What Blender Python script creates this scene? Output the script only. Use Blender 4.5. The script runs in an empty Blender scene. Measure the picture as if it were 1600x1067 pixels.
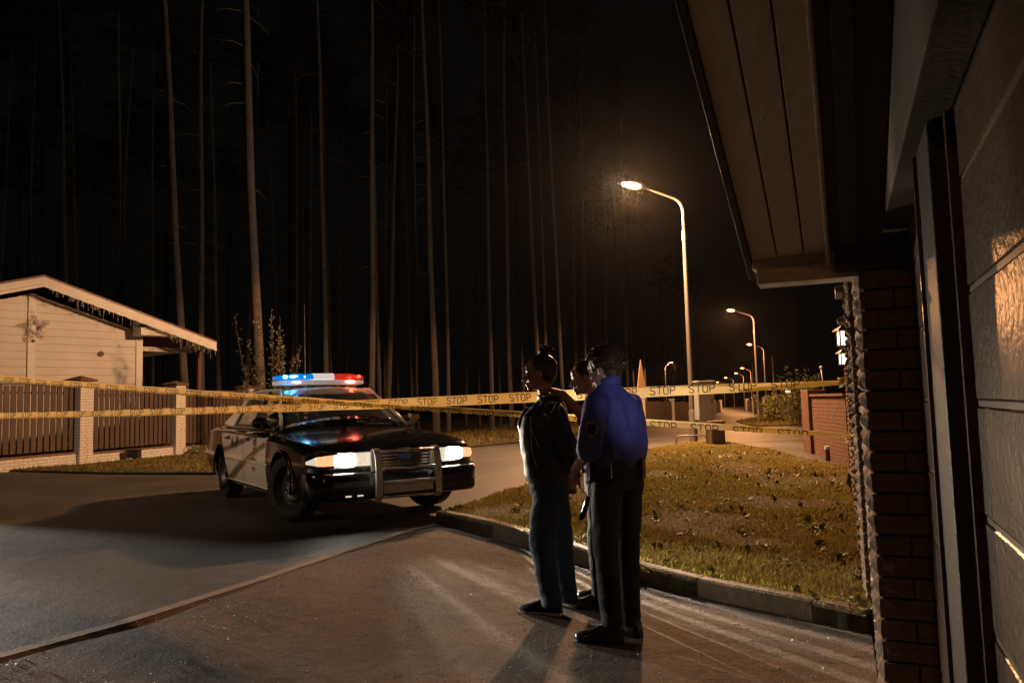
import bpy, bmesh, math, random
from mathutils import Vector, Matrix, noise
from mathutils.geometry import delaunay_2d_cdt
random.seed(7)
R = math.radians
sc = bpy.context.scene
COL = sc.collection
CAMZ = 1.42
PITCH, ROLL, FPX = R(4.53), R(-1.66), 1200.0
CROT = Matrix.Rotation(R(90) + PITCH, 3, 'X') @ Matrix.Rotation(ROLL, 3, 'Z')
CAM = Vector((0, 0, CAMZ))

def ray(px, py):
    return CROT @ Vector(((px - 800) / FPX, -(py - 533.5) / FPX, -1.0))

def at(px, py, Y):
    d = ray(px, py)
    return CAM + d * (Y / d.y)

def sstep(a, b, x):
    t = max(0.0, min(1.0, (x - a) / (b - a)))
    return t * t * (3 - 2 * t)

FAR = [(-50, 0), (17, 0), (30, -.2), (47, -.57), (72, -.92), (125, -1.22), (400, -1.4)]
def gz(x, y):
    """height of the terrain: the drive climbs to the road, the far road falls away"""
    u = -.85 * x + .525 * y
    h = .20 * sstep(1.8, 4.9, u)
    for (a, va), (b, vb) in zip(FAR, FAR[1:]):
        if a <= y <= b:
            h += va + (vb - va) * (y - a) / (b - a)
            break
    return h

def gp(px, py, dz=0.0):
    """where the view through a pixel meets the ground"""
    d = ray(px, py)
    t = 1.0
    y = 6.0
    for _ in range(60):
        p = CAM + d * (y / d.y)
        g = gz(p.x, p.y) + dz
        ny = (g - CAMZ) / (d.z / d.y) if d.z < 0 else 200
        ny = max(.5, min(ny, 300))
        y = .5 * y + .5 * ny
    p = CAM + d * (y / d.y)
    return Vector((p.x, p.y, gz(p.x, p.y) + dz))

# ---------------------------------------------------------------- materials
def mat(name, col, rough=.7, metal=0.0, noise_s=None, noise_a=.25, bump=0.0, bump_s=60.0, col2=None,
        trans=0.0, emis=None, emis_s=0.0, coat=0.0, spec=.5, stretch=None, obj=True, detail=6):
    m = bpy.data.materials.new(name)
    m.use_nodes = True
    nt = m.node_tree
    N, L = nt.nodes, nt.links
    b = N['Principled BSDF']
    c = tuple(col) + (1,)
    b.inputs['Base Color'].default_value = c
    b.inputs['Roughness'].default_value = rough
    b.inputs['Metallic'].default_value = metal
    b.inputs['Transmission Weight'].default_value = trans
    b.inputs['Coat Weight'].default_value = coat
    b.inputs['Specular IOR Level'].default_value = spec
    if emis:
        b.inputs['Emission Color'].default_value = tuple(emis) + (1,)
        b.inputs['Emission Strength'].default_value = emis_s
    tc = N.new('ShaderNodeTexCoord')
    src = tc.outputs['Object']
    if stretch:
        mp = N.new('ShaderNodeMapping')
        mp.inputs['Scale'].default_value = stretch
        L.new(src, mp.inputs['Vector'])
        src = mp.outputs['Vector']
    if noise_s:
        n = N.new('ShaderNodeTexNoise')
        n.inputs['Scale'].default_value = noise_s
        n.inputs['Detail'].default_value = detail
        n.inputs['Roughness'].default_value = .65
        L.new(src, n.inputs['Vector'])
        cr = N.new('ShaderNodeValToRGB')
        cr.color_ramp.elements[0].position = .3
        cr.color_ramp.elements[1].position = .7
        c2 = col2 or tuple(x * (1 - noise_a) for x in col)
        cr.color_ramp.elements[0].color = tuple(c2) + (1,)
        cr.color_ramp.elements[1].color = tuple(min(1, x * (1 + (0 if col2 else noise_a))) for x in col) + (1,)
        L.new(n.outputs['Fac'], cr.inputs['Fac'])
        L.new(cr.outputs['Color'], b.inputs['Base Color'])
    if bump:
        n2 = N.new('ShaderNodeTexNoise')
        n2.inputs['Scale'].default_value = bump_s
        n2.inputs['Detail'].default_value = 5
        L.new(src, n2.inputs['Vector'])
        bp = N.new('ShaderNodeBump')
        bp.inputs['Strength'].default_value = min(1, bump)
        bp.inputs['Distance'].default_value = .01
        L.new(n2.outputs['Fac'], bp.inputs['Height'])
        L.new(bp.outputs['Normal'], b.inputs['Normal'])
    return m

M = {}
M['asphalt'] = mat('asphalt', (.075, .072, .068), .62, noise_s=1.3, col2=(.045, .043, .041), bump=1, bump_s=55)
M['drive'] = mat('driveway_concrete', (.135, .085, .050), .85, noise_s=1.1, col2=(.045, .028, .017), bump=1, bump_s=140, detail=10)
def groundmat(name, c1, c2, c3, rough, grain, amp, crack=0.0):
    m = mat(name, c1, rough)
    nt = m.node_tree; N, L = nt.nodes, nt.links; b = N['Principled BSDF']
    tc = N.new('ShaderNodeTexCoord')
    def nz(s, d=8, r=.6, dist=0):
        n = N.new('ShaderNodeTexNoise'); n.inputs['Scale'].default_value = s; n.inputs['Detail'].default_value = d; n.inputs['Roughness'].default_value = r
        n.inputs['Distortion'].default_value = dist
        L.new(tc.outputs['Object'], n.inputs['Vector']); return n
    def ramp(src, p0, a, p1, b_):
        r = N.new('ShaderNodeValToRGB'); r.color_ramp.elements[0].position = p0; r.color_ramp.elements[1].position = p1
        r.color_ramp.elements[0].color = (*a, 1); r.color_ramp.elements[1].color = (*b_, 1); L.new(src, r.inputs['Fac']); return r
    big = ramp(nz(.55, 10, .62, .6).outputs['Fac'], .40, c2, .60, c1)
    fine = ramp(nz(grain, 3, .7).outputs['Fac'], .38, (.45, .45, .45), .66, (1.5, 1.5, 1.5))
    mx = N.new('ShaderNodeMix'); mx.data_type = 'RGBA'; mx.blend_type = 'MULTIPLY'; mx.inputs[0].default_value = 1
    L.new(big.outputs[0], mx.inputs[6]); L.new(fine.outputs[0], mx.inputs[7])
    out = mx.outputs[2]
    if crack:
        v = N.new('ShaderNodeTexVoronoi'); v.feature = 'DISTANCE_TO_EDGE'; v.inputs['Scale'].default_value = .42
        d = nz(1.6, 5); ad = N.new('ShaderNodeVectorMath'); ad.operation = 'MULTIPLY_ADD'
        L.new(d.outputs['Color'], ad.inputs[0]); ad.inputs[1].default_value = (.5, .5, 0); L.new(tc.outputs['Object'], ad.inputs[2]); L.new(ad.outputs[0], v.inputs['Vector'])
        cr = ramp(v.outputs['Distance'], .0015, (.35, .35, .35), .005, (1, 1, 1))
        m2 = N.new('ShaderNodeMix'); m2.data_type = 'RGBA'; m2.blend_type = 'MULTIPLY'; m2.inputs[0].default_value = crack
        L.new(out, m2.inputs[6]); L.new(cr.outputs[0], m2.inputs[7]); out = m2.outputs[2]
    st = ramp(nz(2.6, 6, .7, 1.2).outputs['Fac'], .56, (0, 0, 0), .72, (1, 1, 1))
    m3 = N.new('ShaderNodeMix'); m3.data_type = 'RGBA'; L.new(st.outputs[0], m3.inputs[0]); L.new(out, m3.inputs[6]); m3.inputs[7].default_value = (*c3, 1)
    L.new(m3.outputs[2], b.inputs['Base Color'])
    prev = None
    for s, dist, d in ((6, .020 * amp, 3), (55, .0085 * amp, 4), (240, .0035 * amp, 2)):
        bp = N.new('ShaderNodeBump'); bp.inputs['Strength'].default_value = 1; bp.inputs['Distance'].default_value = dist
        L.new(nz(s, d).outputs['Fac'], bp.inputs['Height'])
        if prev: L.new(prev.outputs[0], bp.inputs['Normal'])
        prev = bp
    L.new(prev.outputs[0], b.inputs['Normal'])
    return m
M['asphalt'] = groundmat('asphalt_worn', (.078, .074, .07), (.045, .043, .041), (.035, .033, .03), .6, 90, .6, .6)
M['drive'] = groundmat('driveway_worn', (.105, .058, .028), (.034, .019, .010), (.022, .013, .008), .85, 70, 1.0, .7)
M['kerb'] = mat('kerb_concrete', (.30, .24, .17), .85, noise_s=9, col2=(.16, .125, .09), bump=.5)
M['soil'] = mat('forest_soil', (.045, .035, .02), .95, noise_s=3, col2=(.02, .017, .01), bump=1, bump_s=20)
M['lawn'] = mat('lawn_soil', (.10, .08, .025), .95, noise_s=6, col2=(.022, .02, .01), bump=1, bump_s=40)
M['grass'] = mat('grass_blade', (.30, .235, .055), .7, noise_s=1.4, col2=(.10, .095, .025))
M['leafl'] = mat('weed_leaf', (.22, .24, .07), .55, noise_s=5, col2=(.12, .14, .04))
M['dryleaf'] = mat('dry_leaf', (.22, .15, .07), .7, noise_s=5, col2=(.12, .08, .03))
M['gravel'] = mat('pale_grit', (.42, .37, .30), .45)
M['bark'] = mat('pine_bark', (.15, .13, .112), .9, noise_s=7, col2=(.07, .06, .052), bump=1, bump_s=18, stretch=(1, 1, .25))
M['needle'] = mat('pine_needle', (.005, .006, .0035), .8, noise_s=3)
M['bushleaf'] = mat('bush_leaf', (.22, .2, .12), .55, noise_s=8, col2=(.09, .10, .05))
M['twig'] = mat('twig', (.10, .075, .05), .8)
M['wallwhite'] = mat('painted_clapboard', (.74, .72, .72), .7, noise_s=1.2, col2=(.62, .60, .60), bump=.2)
M['trimwhite'] = mat('painted_trim', (.76, .74, .74), .6, noise_s=3, noise_a=.08)
M['roof'] = mat('roof_metal', (.16, .05, .03), .5, noise_s=5)
M['soffit_grey'] = mat('grey_soffit', (.6, .57, .54), .8, noise_s=8)
M['fencebrown'] = mat('stained_fence_board', (.088, .052, .042), .65, noise_s=4, col2=(.05, .03, .025), stretch=(1, 1, .15))
M['fencerail'] = mat('fence_rail', (.10, .045, .03), .6)
M['whitebrick'] = mat('white_brick', (.70, .67, .64), .8, noise_s=14, col2=(.56, .53, .5), bump=.5)
M['mortar'] = mat('grey_mortar', (.2, .17, .14), .9, noise_s=20)
M['cap'] = mat('post_cap', (.17, .09, .06), .6, noise_s=9)
M['redbrick'] = mat('red_brick', (.16, .078, .046), .8, noise_s=10, col2=(.11, .05, .03), bump=.5)
M['splitbrick'] = mat('split_face_brick', (.20, .135, .09), .85, noise_s=16, col2=(.12, .08, .052), bump=1, bump_s=70)
M['darkmortar'] = mat('dark_mortar', (.045, .028, .018), .95)
M['steel'] = mat('galvanised_steel', (.20, .18, .165), .5, metal=.5, noise_s=14, noise_a=.12)
M['lamphead'] = mat('lamp_housing', (.3, .28, .26), .5, metal=.4)
M['sodium'] = mat('sodium_lens', (1, .7, .4), .3, emis=(1, .38, .10), emis_s=14)
M['whitelamp'] = mat('white_lamp_lens', (1, .9, .7), .3, emis=(1, .85, .6), emis_s=2.5)
M['door'] = mat('garage_door_paint', (.115, .068, .034), .35, noise_s=5, col2=(.075, .044, .022), bump=.4, bump_s=45, spec=.4)
M['doorframe'] = mat('door_frame_paint', (.042, .028, .018), .5, noise_s=9, bump=.3)
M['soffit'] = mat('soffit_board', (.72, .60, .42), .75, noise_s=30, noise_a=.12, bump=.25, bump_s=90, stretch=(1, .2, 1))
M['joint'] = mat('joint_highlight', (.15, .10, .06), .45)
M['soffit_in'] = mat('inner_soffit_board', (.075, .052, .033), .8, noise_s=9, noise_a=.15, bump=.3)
M['black'] = mat('black_plastic', (.012, .012, .012), .5)
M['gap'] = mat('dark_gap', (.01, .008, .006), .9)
M['cabinet'] = mat('cabinet_paint', (.50, .50, .54), .6, noise_s=7, noise_a=.1)
M['boxbrown'] = mat('brown_box_paint', (.16, .10, .07), .7, noise_s=7)
def translucent(m, col, fac):
    nt = m.node_tree; t = nt.nodes.new('ShaderNodeBsdfTranslucent'); t.inputs['Color'].default_value = (*col, 1)
    x = nt.nodes.new('ShaderNodeMixShader'); x.inputs[0].default_value = fac
    nt.links.new(nt.nodes['Principled BSDF'].outputs[0], x.inputs[1]); nt.links.new(t.outputs[0], x.inputs[2]); nt.links.new(x.outputs[0], nt.nodes['Material Output'].inputs['Surface'])
translucent(M['grass'], (.30, .24, .05), .4)
M['tape'] = mat('tape_yellow', (.9, .75, .36), .42, noise_s=9, noise_a=.06, bump=.4, bump_s=14)
M['ink'] = mat('tape_ink', (.02, .015, .01), .5)

# tape lets the lamps behind it shine through
_nt = M['tape'].node_tree
_tr = _nt.nodes.new('ShaderNodeBsdfTranslucent')
_tr.inputs['Color'].default_value = (.9, .72, .32, 1)
_mx = _nt.nodes.new('ShaderNodeMixShader')
_mx.inputs[0].default_value = .45
_out = _nt.nodes['Material Output']
_nt.links.new(_nt.nodes['Principled BSDF'].outputs[0], _mx.inputs[1])
_nt.links.new(_tr.outputs[0], _mx.inputs[2])
_nt.links.new(_mx.outputs[0], _out.inputs['Surface'])

# ---------------------------------------------------------------- mesh builder
class MB:
    def __init__(s):
        s.v, s.f, s.m = [], [], []
    def add(s, vs, fs, mi=0):
        o = len(s.v)
        s.v += [Vector(v) for v in vs]
        s.f += [[i + o for i in f] for f in fs]
        s.m += [mi] * len(fs)
        return s
    def box(s, c, size, rot=None, mi=0, mtx=None):
        hx, hy, hz = size[0] / 2, size[1] / 2, size[2] / 2
        vs = [Vector((x, y, z)) for x in (-hx, hx) for y in (-hy, hy) for z in (-hz, hz)]
        if rot is not None:
            vs = [rot @ v for v in vs]
        vs = [v + Vector(c) for v in vs]
        if mtx is not None:
            vs = [mtx @ v for v in vs]
        return s.add(vs, [(0, 1, 3, 2), (4, 6, 7, 5), (0, 4, 5, 1), (2, 3, 7, 6), (0, 2, 6, 4), (1, 5, 7, 3)], mi)
    def loft(s, rings, cap=True, mi=0, closed=True):
        n = len(rings[0])
        vs = [p for r in rings for p in r]
        fs = []
        for i in range(len(rings) - 1):
            for j in range(n if closed else n - 1):
                k = (j + 1) % n
                fs.append((i * n + j, i * n + k, (i + 1) * n + k, (i + 1) * n + j))
        if cap and closed:
            fs.append(tuple(range(n))[::-1])
            fs.append(tuple((len(rings) - 1) * n + j for j in range(n)))
        return s.add(vs, fs, mi)
    def tube(s, pts, rad, n=10, mi=0, cap=True, flat=None, flatdir=None):
        pts = [Vector(p) for p in pts]
        if not isinstance(rad, (list, tuple)):
            rad = [rad] * len(pts)
        rings = []
        up = Vector((0, 0, 1))
        t0 = (pts[1] - pts[0]).normalized()
        a = t0.orthogonal().normalized() if flatdir is None else (Vector(flatdir) - t0 * t0.dot(Vector(flatdir))).normalized()
        for i, p in enumerate(pts):
            if i == 0: t = pts[1] - pts[0]
            elif i == len(pts) - 1: t = pts[-1] - pts[-2]
            else: t = (pts[i + 1] - pts[i]).normalized() + (pts[i] - pts[i - 1]).normalized()
            t.normalize()
            a = (a - t * a.dot(t))
            if a.length < 1e-4: a = t.orthogonal()
            a.normalize()
            b = t.cross(a)
            fl = flat if flat else 1.0
            rings.append([p + a * (math.cos(q) * rad[i]) + b * (math.sin(q) * rad[i] * fl)
                          for q in [2 * math.pi * k / n for k in range(n)]])
        return s.loft(rings, cap, mi)
    def ell(s, c, r, rot=None, n=14, m=10, mi=0, mtx=None):
        vs, fs = [], []
        for i in range(m + 1):
            th = math.pi * i / m
            for j in range(n):
                ph = 2 * math.pi * j / n
                v = Vector((r[0] * math.sin(th) * math.cos(ph), r[1] * math.sin(th) * math.sin(ph), r[2] * math.cos(th)))
                if rot is not None: v = rot @ v
                v = v + Vector(c)
                if mtx is not None: v = mtx @ v
                vs.append(v)
        for i in range(m):
            for j in range(n):
                k = (j + 1) % n
                fs.append((i * n + j, (i + 1) * n + j, (i + 1) * n + k, i * n + k))
        return s.add(vs, fs, mi)
    def build(s, name, mats, parent=None, smooth=False, bevel=0.0, merge=False, sharp=None):
        me = bpy.data.meshes.new(name)
        me.from_pydata([tuple(v) for v in s.v], [], s.f)
        if not isinstance(mats, (list, tuple)): mats = [mats]
        for m in mats: me.materials.append(m)
        if len(mats) > 1: me.polygons.foreach_set('material_index', s.m)
        if merge:
            bm = bmesh.new(); bm.from_mesh(me)
            bmesh.ops.remove_doubles(bm, verts=bm.verts, dist=1e-5)
            bmesh.ops.recalc_face_normals(bm, faces=bm.faces)
            bm.to_mesh(me); bm.free()
        if smooth:
            me.polygons.foreach_set('use_smooth', [True] * len(me.polygons))
            if sharp: me.set_sharp_from_angle(angle=R(sharp))
        me.update()
        o = bpy.data.objects.new(name, me)
        COL.objects.link(o)
        if parent is not None: o.parent = parent
        if bevel:
            bv = o.modifiers.new('bevel', 'BEVEL')
            bv.width = bevel; bv.segments = 2; bv.limit_method = 'ANGLE'
        return o

def tag(o, label=None, cat=None, group=None, kind=None):
    if label: o['label'] = label
    if cat: o['category'] = cat
    if group: o['group'] = group
    if kind: o['kind'] = kind
    return o

def empty(name, loc=(0, 0, 0), rz=0.0, label=None, cat=None, group=None):
    o = bpy.data.objects.new(name, None)
    COL.objects.link(o)
    o.location = loc
    o.rotation_euler = (0, 0, rz)
    o.empty_display_size = .2
    return tag(o, label, cat, group)

def copy_tree(o, parent=None):
    c = o.copy(); COL.objects.link(c)
    if parent is not None: c.parent = parent
    for ch in [x for x in o.children]:
        copy_tree(ch, c)
    return c

def bake(o, *mods):
    """apply the modifiers by taking the evaluated mesh"""
    dg = bpy.context.evaluated_depsgraph_get()
    me = bpy.data.meshes.new_from_object(o.evaluated_get(dg))
    o.modifiers.clear()
    o.data = me
    return o

# ---------------------------------------------------------------- ground
def sheet(name, poly, mtl, dz, step=.5, kind='structure', rough=0.0, skirt=0.0):
    P = [Vector((p[0], p[1])) for p in poly]
    n = len(P)
    xs = [p.x for p in P]; ys = [p.y for p in P]
    def inside(x, y):
        c = False
        j = n - 1
        for i in range(n):
            if ((P[i].y > y) != (P[j].y > y)) and (x < (P[j].x - P[i].x) * (y - P[i].y) / (P[j].y - P[i].y) + P[i].x):
                c = not c
            j = i
        return c
    bd = []
    for i in range(n):
        a, b = P[i], P[(i + 1) % n]
        k = max(1, int((b - a).length / step))
        bd += [a.lerp(b, q / k) for q in range(k)]
    nb = len(bd)
    pts = list(bd)
    x = min(xs)
    while x < max(xs):
        y = min(ys)
        while y < max(ys):
            xx, yy = x + random.uniform(-.2, .2) * step, y + random.uniform(-.2, .2) * step
            if inside(xx, yy): pts.append(Vector((xx, yy)))
            y += step
        x += step
    V, E, F, *_ = delaunay_2d_cdt(pts, [(i, (i + 1) % nb) for i in range(nb)], [], 1, 1e-4)
    mb = MB()
    mb.add([(v.x, v.y, gz(v.x, v.y) + dz + (rough * noise.noise(Vector((v.x * 1.5, v.y * 1.5, 3))) if rough else 0)) for v in V], [list(f) for f in F])
    if skirt:
        ring = [(p.x, p.y, gz(p.x, p.y) + dz) for p in bd]
        low = [(p.x, p.y, gz(p.x, p.y) + dz - skirt) for p in bd]
        mb.loft([ring, low], cap=False)
    o = mb.build(name, mtl, smooth=True)
    bm = bmesh.new(); bm.from_mesh(o.data)
    for f in bm.faces:
        if f.normal.z < -.01: f.normal_flip()
    bm.to_mesh(o.data); bm.free()
    tag(o, kind=kind)
    return o, inside

def gpl(*pp):
    return [gp(*p).to_2d() for p in pp]
HLPOW, BACKPOW, BLPOW, SPPOW, HAZE = 800, 150, 560, 9000, .00007
# ground: one wide sheet, the roads on it, lawns and drive above
gm = MB()
gx = [-300, -180, -110, -70, -50] + [x * 2.5 for x in range(-16, 25)] + [80, 120, 200, 300]
gy = [-60, -20, -5] + [y * 2.0 for y in range(0, 45)] + [100, 125, 160, 220, 320, 420]
gm.add([(x, y, gz(x, y) - .05) for y in gy for x in gx],
       [(j * len(gx) + i, j * len(gx) + i + 1, (j + 1) * len(gx) + i + 1, (j + 1) * len(gx) + i)
        for j in range(len(gy) - 1) for i in range(len(gx) - 1)])
tag(gm.build('ground', M['soil'], smooth=True), kind='structure')

V2 = lambda x, y: Vector((x, y))
WD = Vector((.3932, .9194, 0)); WN = Vector((-.9194, .3932, 0)); P1 = Vector((1.31, 2.86, 0))
def wp(a, b, z=0.0):
    return P1 + WD * a + WN * b + Vector((0, 0, z))
# the junction asphalt
road_poly = gpl((-260, 738), (0, 737), (160, 741), (330, 742), (520, 725), (640, 708), (735, 699), (830, 690), (960, 672), (1060, 655), (1112, 641)) \
    + [gp(1128, 628.5).to_2d(), gp(1150, 628.5).to_2d()] \
    + gpl((1165, 638), (1210, 647), (1290, 655), (1312, 672)) + [V2(8, 17), V2(4.5, 10)] + gpl((720, 818), (682, 826), (640, 836), (550, 866), (400, 916), (200, 979), (0, 1034), (-120, 1066)) + [V2(-5.5, 1.5), V2(-7, -1.5), V2(-9, -2), V2(-22, 6)]
road, road_in = sheet('road', road_poly, M['asphalt'], 0.0, .5)
# the drive in front of the garage
dr = gpl((-120, 1062), (0, 1030), (200, 975), (400, 912), (550, 862), (640, 832), (682, 822), (860, 868), (1000, 915), (1180, 950), (1352, 992)) 
drive_poly = dr + [V2(2.3, 5.2), wp(.0, 0).to_2d(), wp(-5, -.15).to_2d(), V2(-6, -1.5)]
drive, drive_in = sheet('driveway', drive_poly, M['drive'], .006, .25, rough=.006)
# near lawn: kerb line, far edge, wall side
kl = gpl((681, 819), (770, 838), (860, 864), (930, 889), (1000, 912), (1090, 933), (1180, 950), (1270, 971), (1352, 990))
lawn_poly = kl + [V2(2.45, 5.0)] + [wp(9.0, .12).to_2d()] + gpl((1326, 740), (1250, 722), (1180, 705), (1120, 694), (1060, 700), (1000, 715), (900, 742), (830, 765), (750, 795), (700, 812))
lawn, lawn_in = sheet('lawn', lawn_poly, M['lawn'], .10, .4, rough=.012, skirt=.12)
verge_poly = gpl((-260, 734), (0, 735), (160, 739), (330, 739), (430, 732), (420, 712)) + [V2(-8.2, 27), V2(-10.4, 23.2), V2(-11.3, 19.8), V2(-14, 15)]
verge, verge_in = sheet('verge', verge_poly, M['lawn'], .022, .6, rough=.02, skirt=.03)
bank_poly = gpl((640, 706), (735, 697), (830, 688), (960, 670), (1058, 653.5), (1100, 643), (1095, 640), (1000, 648), (800, 668), (640, 684), (500, 700), (520, 722))
bank, bank_in = sheet('grass_bank', bank_poly, M['lawn'], .06, 1.0, rough=.05, skirt=.07)
far_poly = gpl((1215, 647), (1290, 654), (1272, 664), (1180, 667), (1150, 659))
farv, farv_in = sheet('far_verge', far_poly, M['lawn'], .06, 1.0, rough=.03, skirt=.07)

# kerb stones along the drive
kb = MB()
full = []
for a, b in zip(kl, kl[1:]):
    k = max(1, round((b - a).length / .5))
    full += [a.lerp(b, q / k) for q in range(k)]
full.append(kl[-1])
kerb_root = empty('kerb', (full[0].x, full[0].y, gz(*full[0])), label=None)
tag(kerb_root, kind='structure')
def kerb_run(pts, w, h, name, parent):
    for i in range(0, len(pts) - 1, 2):
        a = pts[i]; b = pts[min(i + 2, len(pts) - 1)]
        d = (b - a).normalized()
        nn = V2(-d.y, d.x)
        a2 = a + d * .004; b2 = b - d * .004
        m = MB()
        rings = []
        for p in (a2, (a2 + b2) / 2, b2):
            z = gz(p.x, p.y)
            prof = [(0, -.05), (0, h - .015), (.012, h), (w - .012, h), (w, h - .015), (w, -.05)]
            rings.append([(p.x + nn.x * u - parent.location.x, p.y + nn.y * u - parent.location.y, z + v + random.uniform(-.001, .001) - parent.location.z) for u, v in prof])
        m.loft(rings)
        m.build('kerb_stone', M['kerb'], parent)
kerb_run(full, .11, .135, 'kerb_stone', kerb_root)
# flush edging strip between drive and road
ed = gpl((-120, 1058), (0, 1026), (200, 971), (400, 908), (550, 858), (640, 829), (684, 819))
em = MB()
for a, b in zip(ed, ed[1:]):
    k = max(1, int((b - a).length / .4))
    pp = [a.lerp(b, q / k) for q in range(k + 1)]
    d = (b - a).normalized(); nn = V2(-d.y, d.x)
    em.loft([[(p.x + nn.x * u, p.y + nn.y * u, gz(p.x, p.y) + v) for u, v in ((-.05, 0), (-.045, .009), (.045, .010), (.05, 0))] for p in pp])
tag(em.build('edging_strip', M['kerb']), kind='structure')

def blades(name, polyin, bbox, count, hh, label, z0, near=None, w=.006, m='grass'):
    mb = MB()
    vs, fs = [], []
    x0, y0, x1, y1 = bbox
    tries = 0
    made = 0
    while made < count and tries < count * 12:
        tries += 1
        y = y0 + (y1 - y0) * (random.random() ** (1.6 if near else 1))
        x = random.uniform(x0, x1)
        if not polyin(x, y): continue
        patch = noise.noise(Vector((x * .9, y * .9, 1)))
        if patch < -.12 and random.random() < .7: continue
        d = math.hypot(x, y)
        ww = w * max(1, d / 5)
        h = hh * random.uniform(.45, 1.3) * (1 + .6 * patch)
        a = random.uniform(0, 6.283); l = random.uniform(.1, .9) * h
        ca, sa = math.cos(a), math.sin(a)
        z = gz(x, y) + z0 - .01
        o = len(vs)
        vs += [(x - sa * ww, y + ca * ww, z), (x + sa * ww, y - ca * ww, z),
               (x + ca * l * .35 + sa * ww * .8, y + sa * l * .35 - ca * ww * .8, z + h * .6),
               (x + ca * l * .35 - sa * ww * .8, y + sa * l * .35 + ca * ww * .8, z + h * .6),
               (x + ca * l, y + sa * l, z + h)]
        fs += [(o, o + 1, o + 2, o + 3), (o + 3, o + 2, o + 4)]
        made += 1
    mb.v = [Vector(v) for v in vs]; mb.f = fs; mb.m = [0] * len(fs)
    o = mb.build(name, M[m])
    return tag(o, label, 'grass', kind='stuff')

def bb(poly):
    return (min(p[0] for p in poly), min(p[1] for p in poly), max(p[0] for p in poly), max(p[1] for p in poly))
blades('grass', lawn_in, bb(lawn_poly), 90000, .045, 'short rough grass on the lawn between kerb and brick wall', .10, near=True, w=.0034)
blades('grass', verge_in, (-16, 12, -4, 26), 6500, .05, 'dim grass verge along the foot of the board fence', .02, w=.005)
blades('grass', bank_in, bb(bank_poly), 9000, .16, 'rough grass bank beyond the road behind the car', .06, w=.006)
blades('grass', farv_in, bb(far_poly), 2500, .12, 'far strip of grass beside the distant road', .06, w=.005)

# weeds and fallen leaves near the kerb
def leaves(name, n, mtl, label, size, z, flat=.35, nearpow=1.6):
    vs, fs = [], []
    x0, y0, x1, y1 = bb(lawn_poly)
    c = 0
    while c < n:
        y = y0 + (y1 * .75 - y0) * random.random() ** nearpow
        x = random.uniform(x0, x1)
        if not lawn_in(x, y): continue
        c += 1
        k = 5 if flat > .5 else 1
        for q in range(k):
            a = random.uniform(0, 6.28); t = random.uniform(.1, 1) * flat
            s_ = size * random.uniform(.6, 1.3)
            ax = Vector((math.cos(a) * math.cos(t), math.sin(a) * math.cos(t), math.sin(t)))
            sd = ax.cross(Vector((0, 0, 1))).normalized()
            p = Vector((x, y, gz(x, y) + z))
            o = len(vs)
            vs += [p, p + ax * s_ * .35 + sd * s_ * .22, p + ax * s_ * .7 + sd * s_ * .2, p + ax * s_ - Vector((0, 0, s_ * .12)),
                   p + ax * s_ * .7 - sd * s_ * .2, p + ax * s_ * .35 - sd * s_ * .22, p + ax * s_ * .5 - Vector((0, 0, s_ * .05))]
            fs += [(o, o + 1, o + 6), (o + 1, o + 2, o + 6), (o + 2, o + 3, o + 6), (o + 3, o + 4, o + 6), (o + 4, o + 5, o + 6), (o + 5, o, o + 6)]
    mb = MB(); mb.v = [Vector(v) for v in vs]; mb.f = fs; mb.m = [0] * len(fs)
    return tag(mb.build(name, mtl), label, name.replace('_', ' '), kind='stuff')
leaves('weeds', 260, M['leafl'], 'small broad leaved weeds scattered through the lawn grass', .085, .10, 1.0)
leaves('fallen_leaves', 380, M['dryleaf'], 'dry fallen leaves scattered on the lawn', .06, .13, .3)

# grit on drive and road
gv, gf = [], []
c = 0
ico = [Vector(v) for v in ((0, 0, 1), (.9, 0, .2), (.28, .85, .1), (-.72, .53, .2), (-.7, -.5, .1), (.3, -.85, .2), (0, 0, -.6))]
icf = [(0, 1, 2), (0, 2, 3), (0, 3, 4), (0, 4, 5), (0, 5, 1), (6, 2, 1), (6, 3, 2), (6, 4, 3), (6, 5, 4), (6, 1, 5)]
while c < 6000:
    y = 2.2 + 9 * random.random() ** 2.0
    x = random.uniform(-6, 3)
    ondr = drive_in(x, y)
    if not ondr and random.random() < .93: continue
    if lawn_in(x, y): continue
    if noise.noise(Vector((x * 1.3, y * 1.3, 9))) < -.1 and random.random() < .8: continue
    s_ = random.choice((.0018, .002, .0025, .003, .004, .006)) * random.uniform(.7, 1.3)
    rot = Matrix.Rotation(random.uniform(0, 6.28), 3, 'Z') @ Matrix.Rotation(random.uniform(-.5, .5), 3, 'X')
    o = len(gv)
    p = Vector((x, y, gz(x, y) + (.008 if ondr else .002) + s_ * .3))
    gv += [p + rot @ (v * s_) for v in ico]
    gf += [tuple(i + o for i in f) for f in icf]
    c += 1
mb = MB(); mb.v = gv; mb.f = gf; mb.m = [0] * len(gf)
tag(mb.build('grit', M['gravel']), 'loose pale grit scattered over the drive', 'grit', kind='stuff')
# ------------------------------------------------------------ garage (right)
gar = empty('garage', tuple(P1), label='dark garage at the right edge with sectional door, brick corner and boarded eave', cat='garage')
GI = -P1
def gb(mb, a0, a1, b0, b1, z0, z1, mi=0):
    pts = []
    for z in (z0, z1):
        pts.append([WD * a + WN * b + Vector((0, 0, z)) for a, b in ((a0, b0), (a1, b0), (a1, b1), (a0, b1))])
    return mb.loft(pts, mi=mi)

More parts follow.
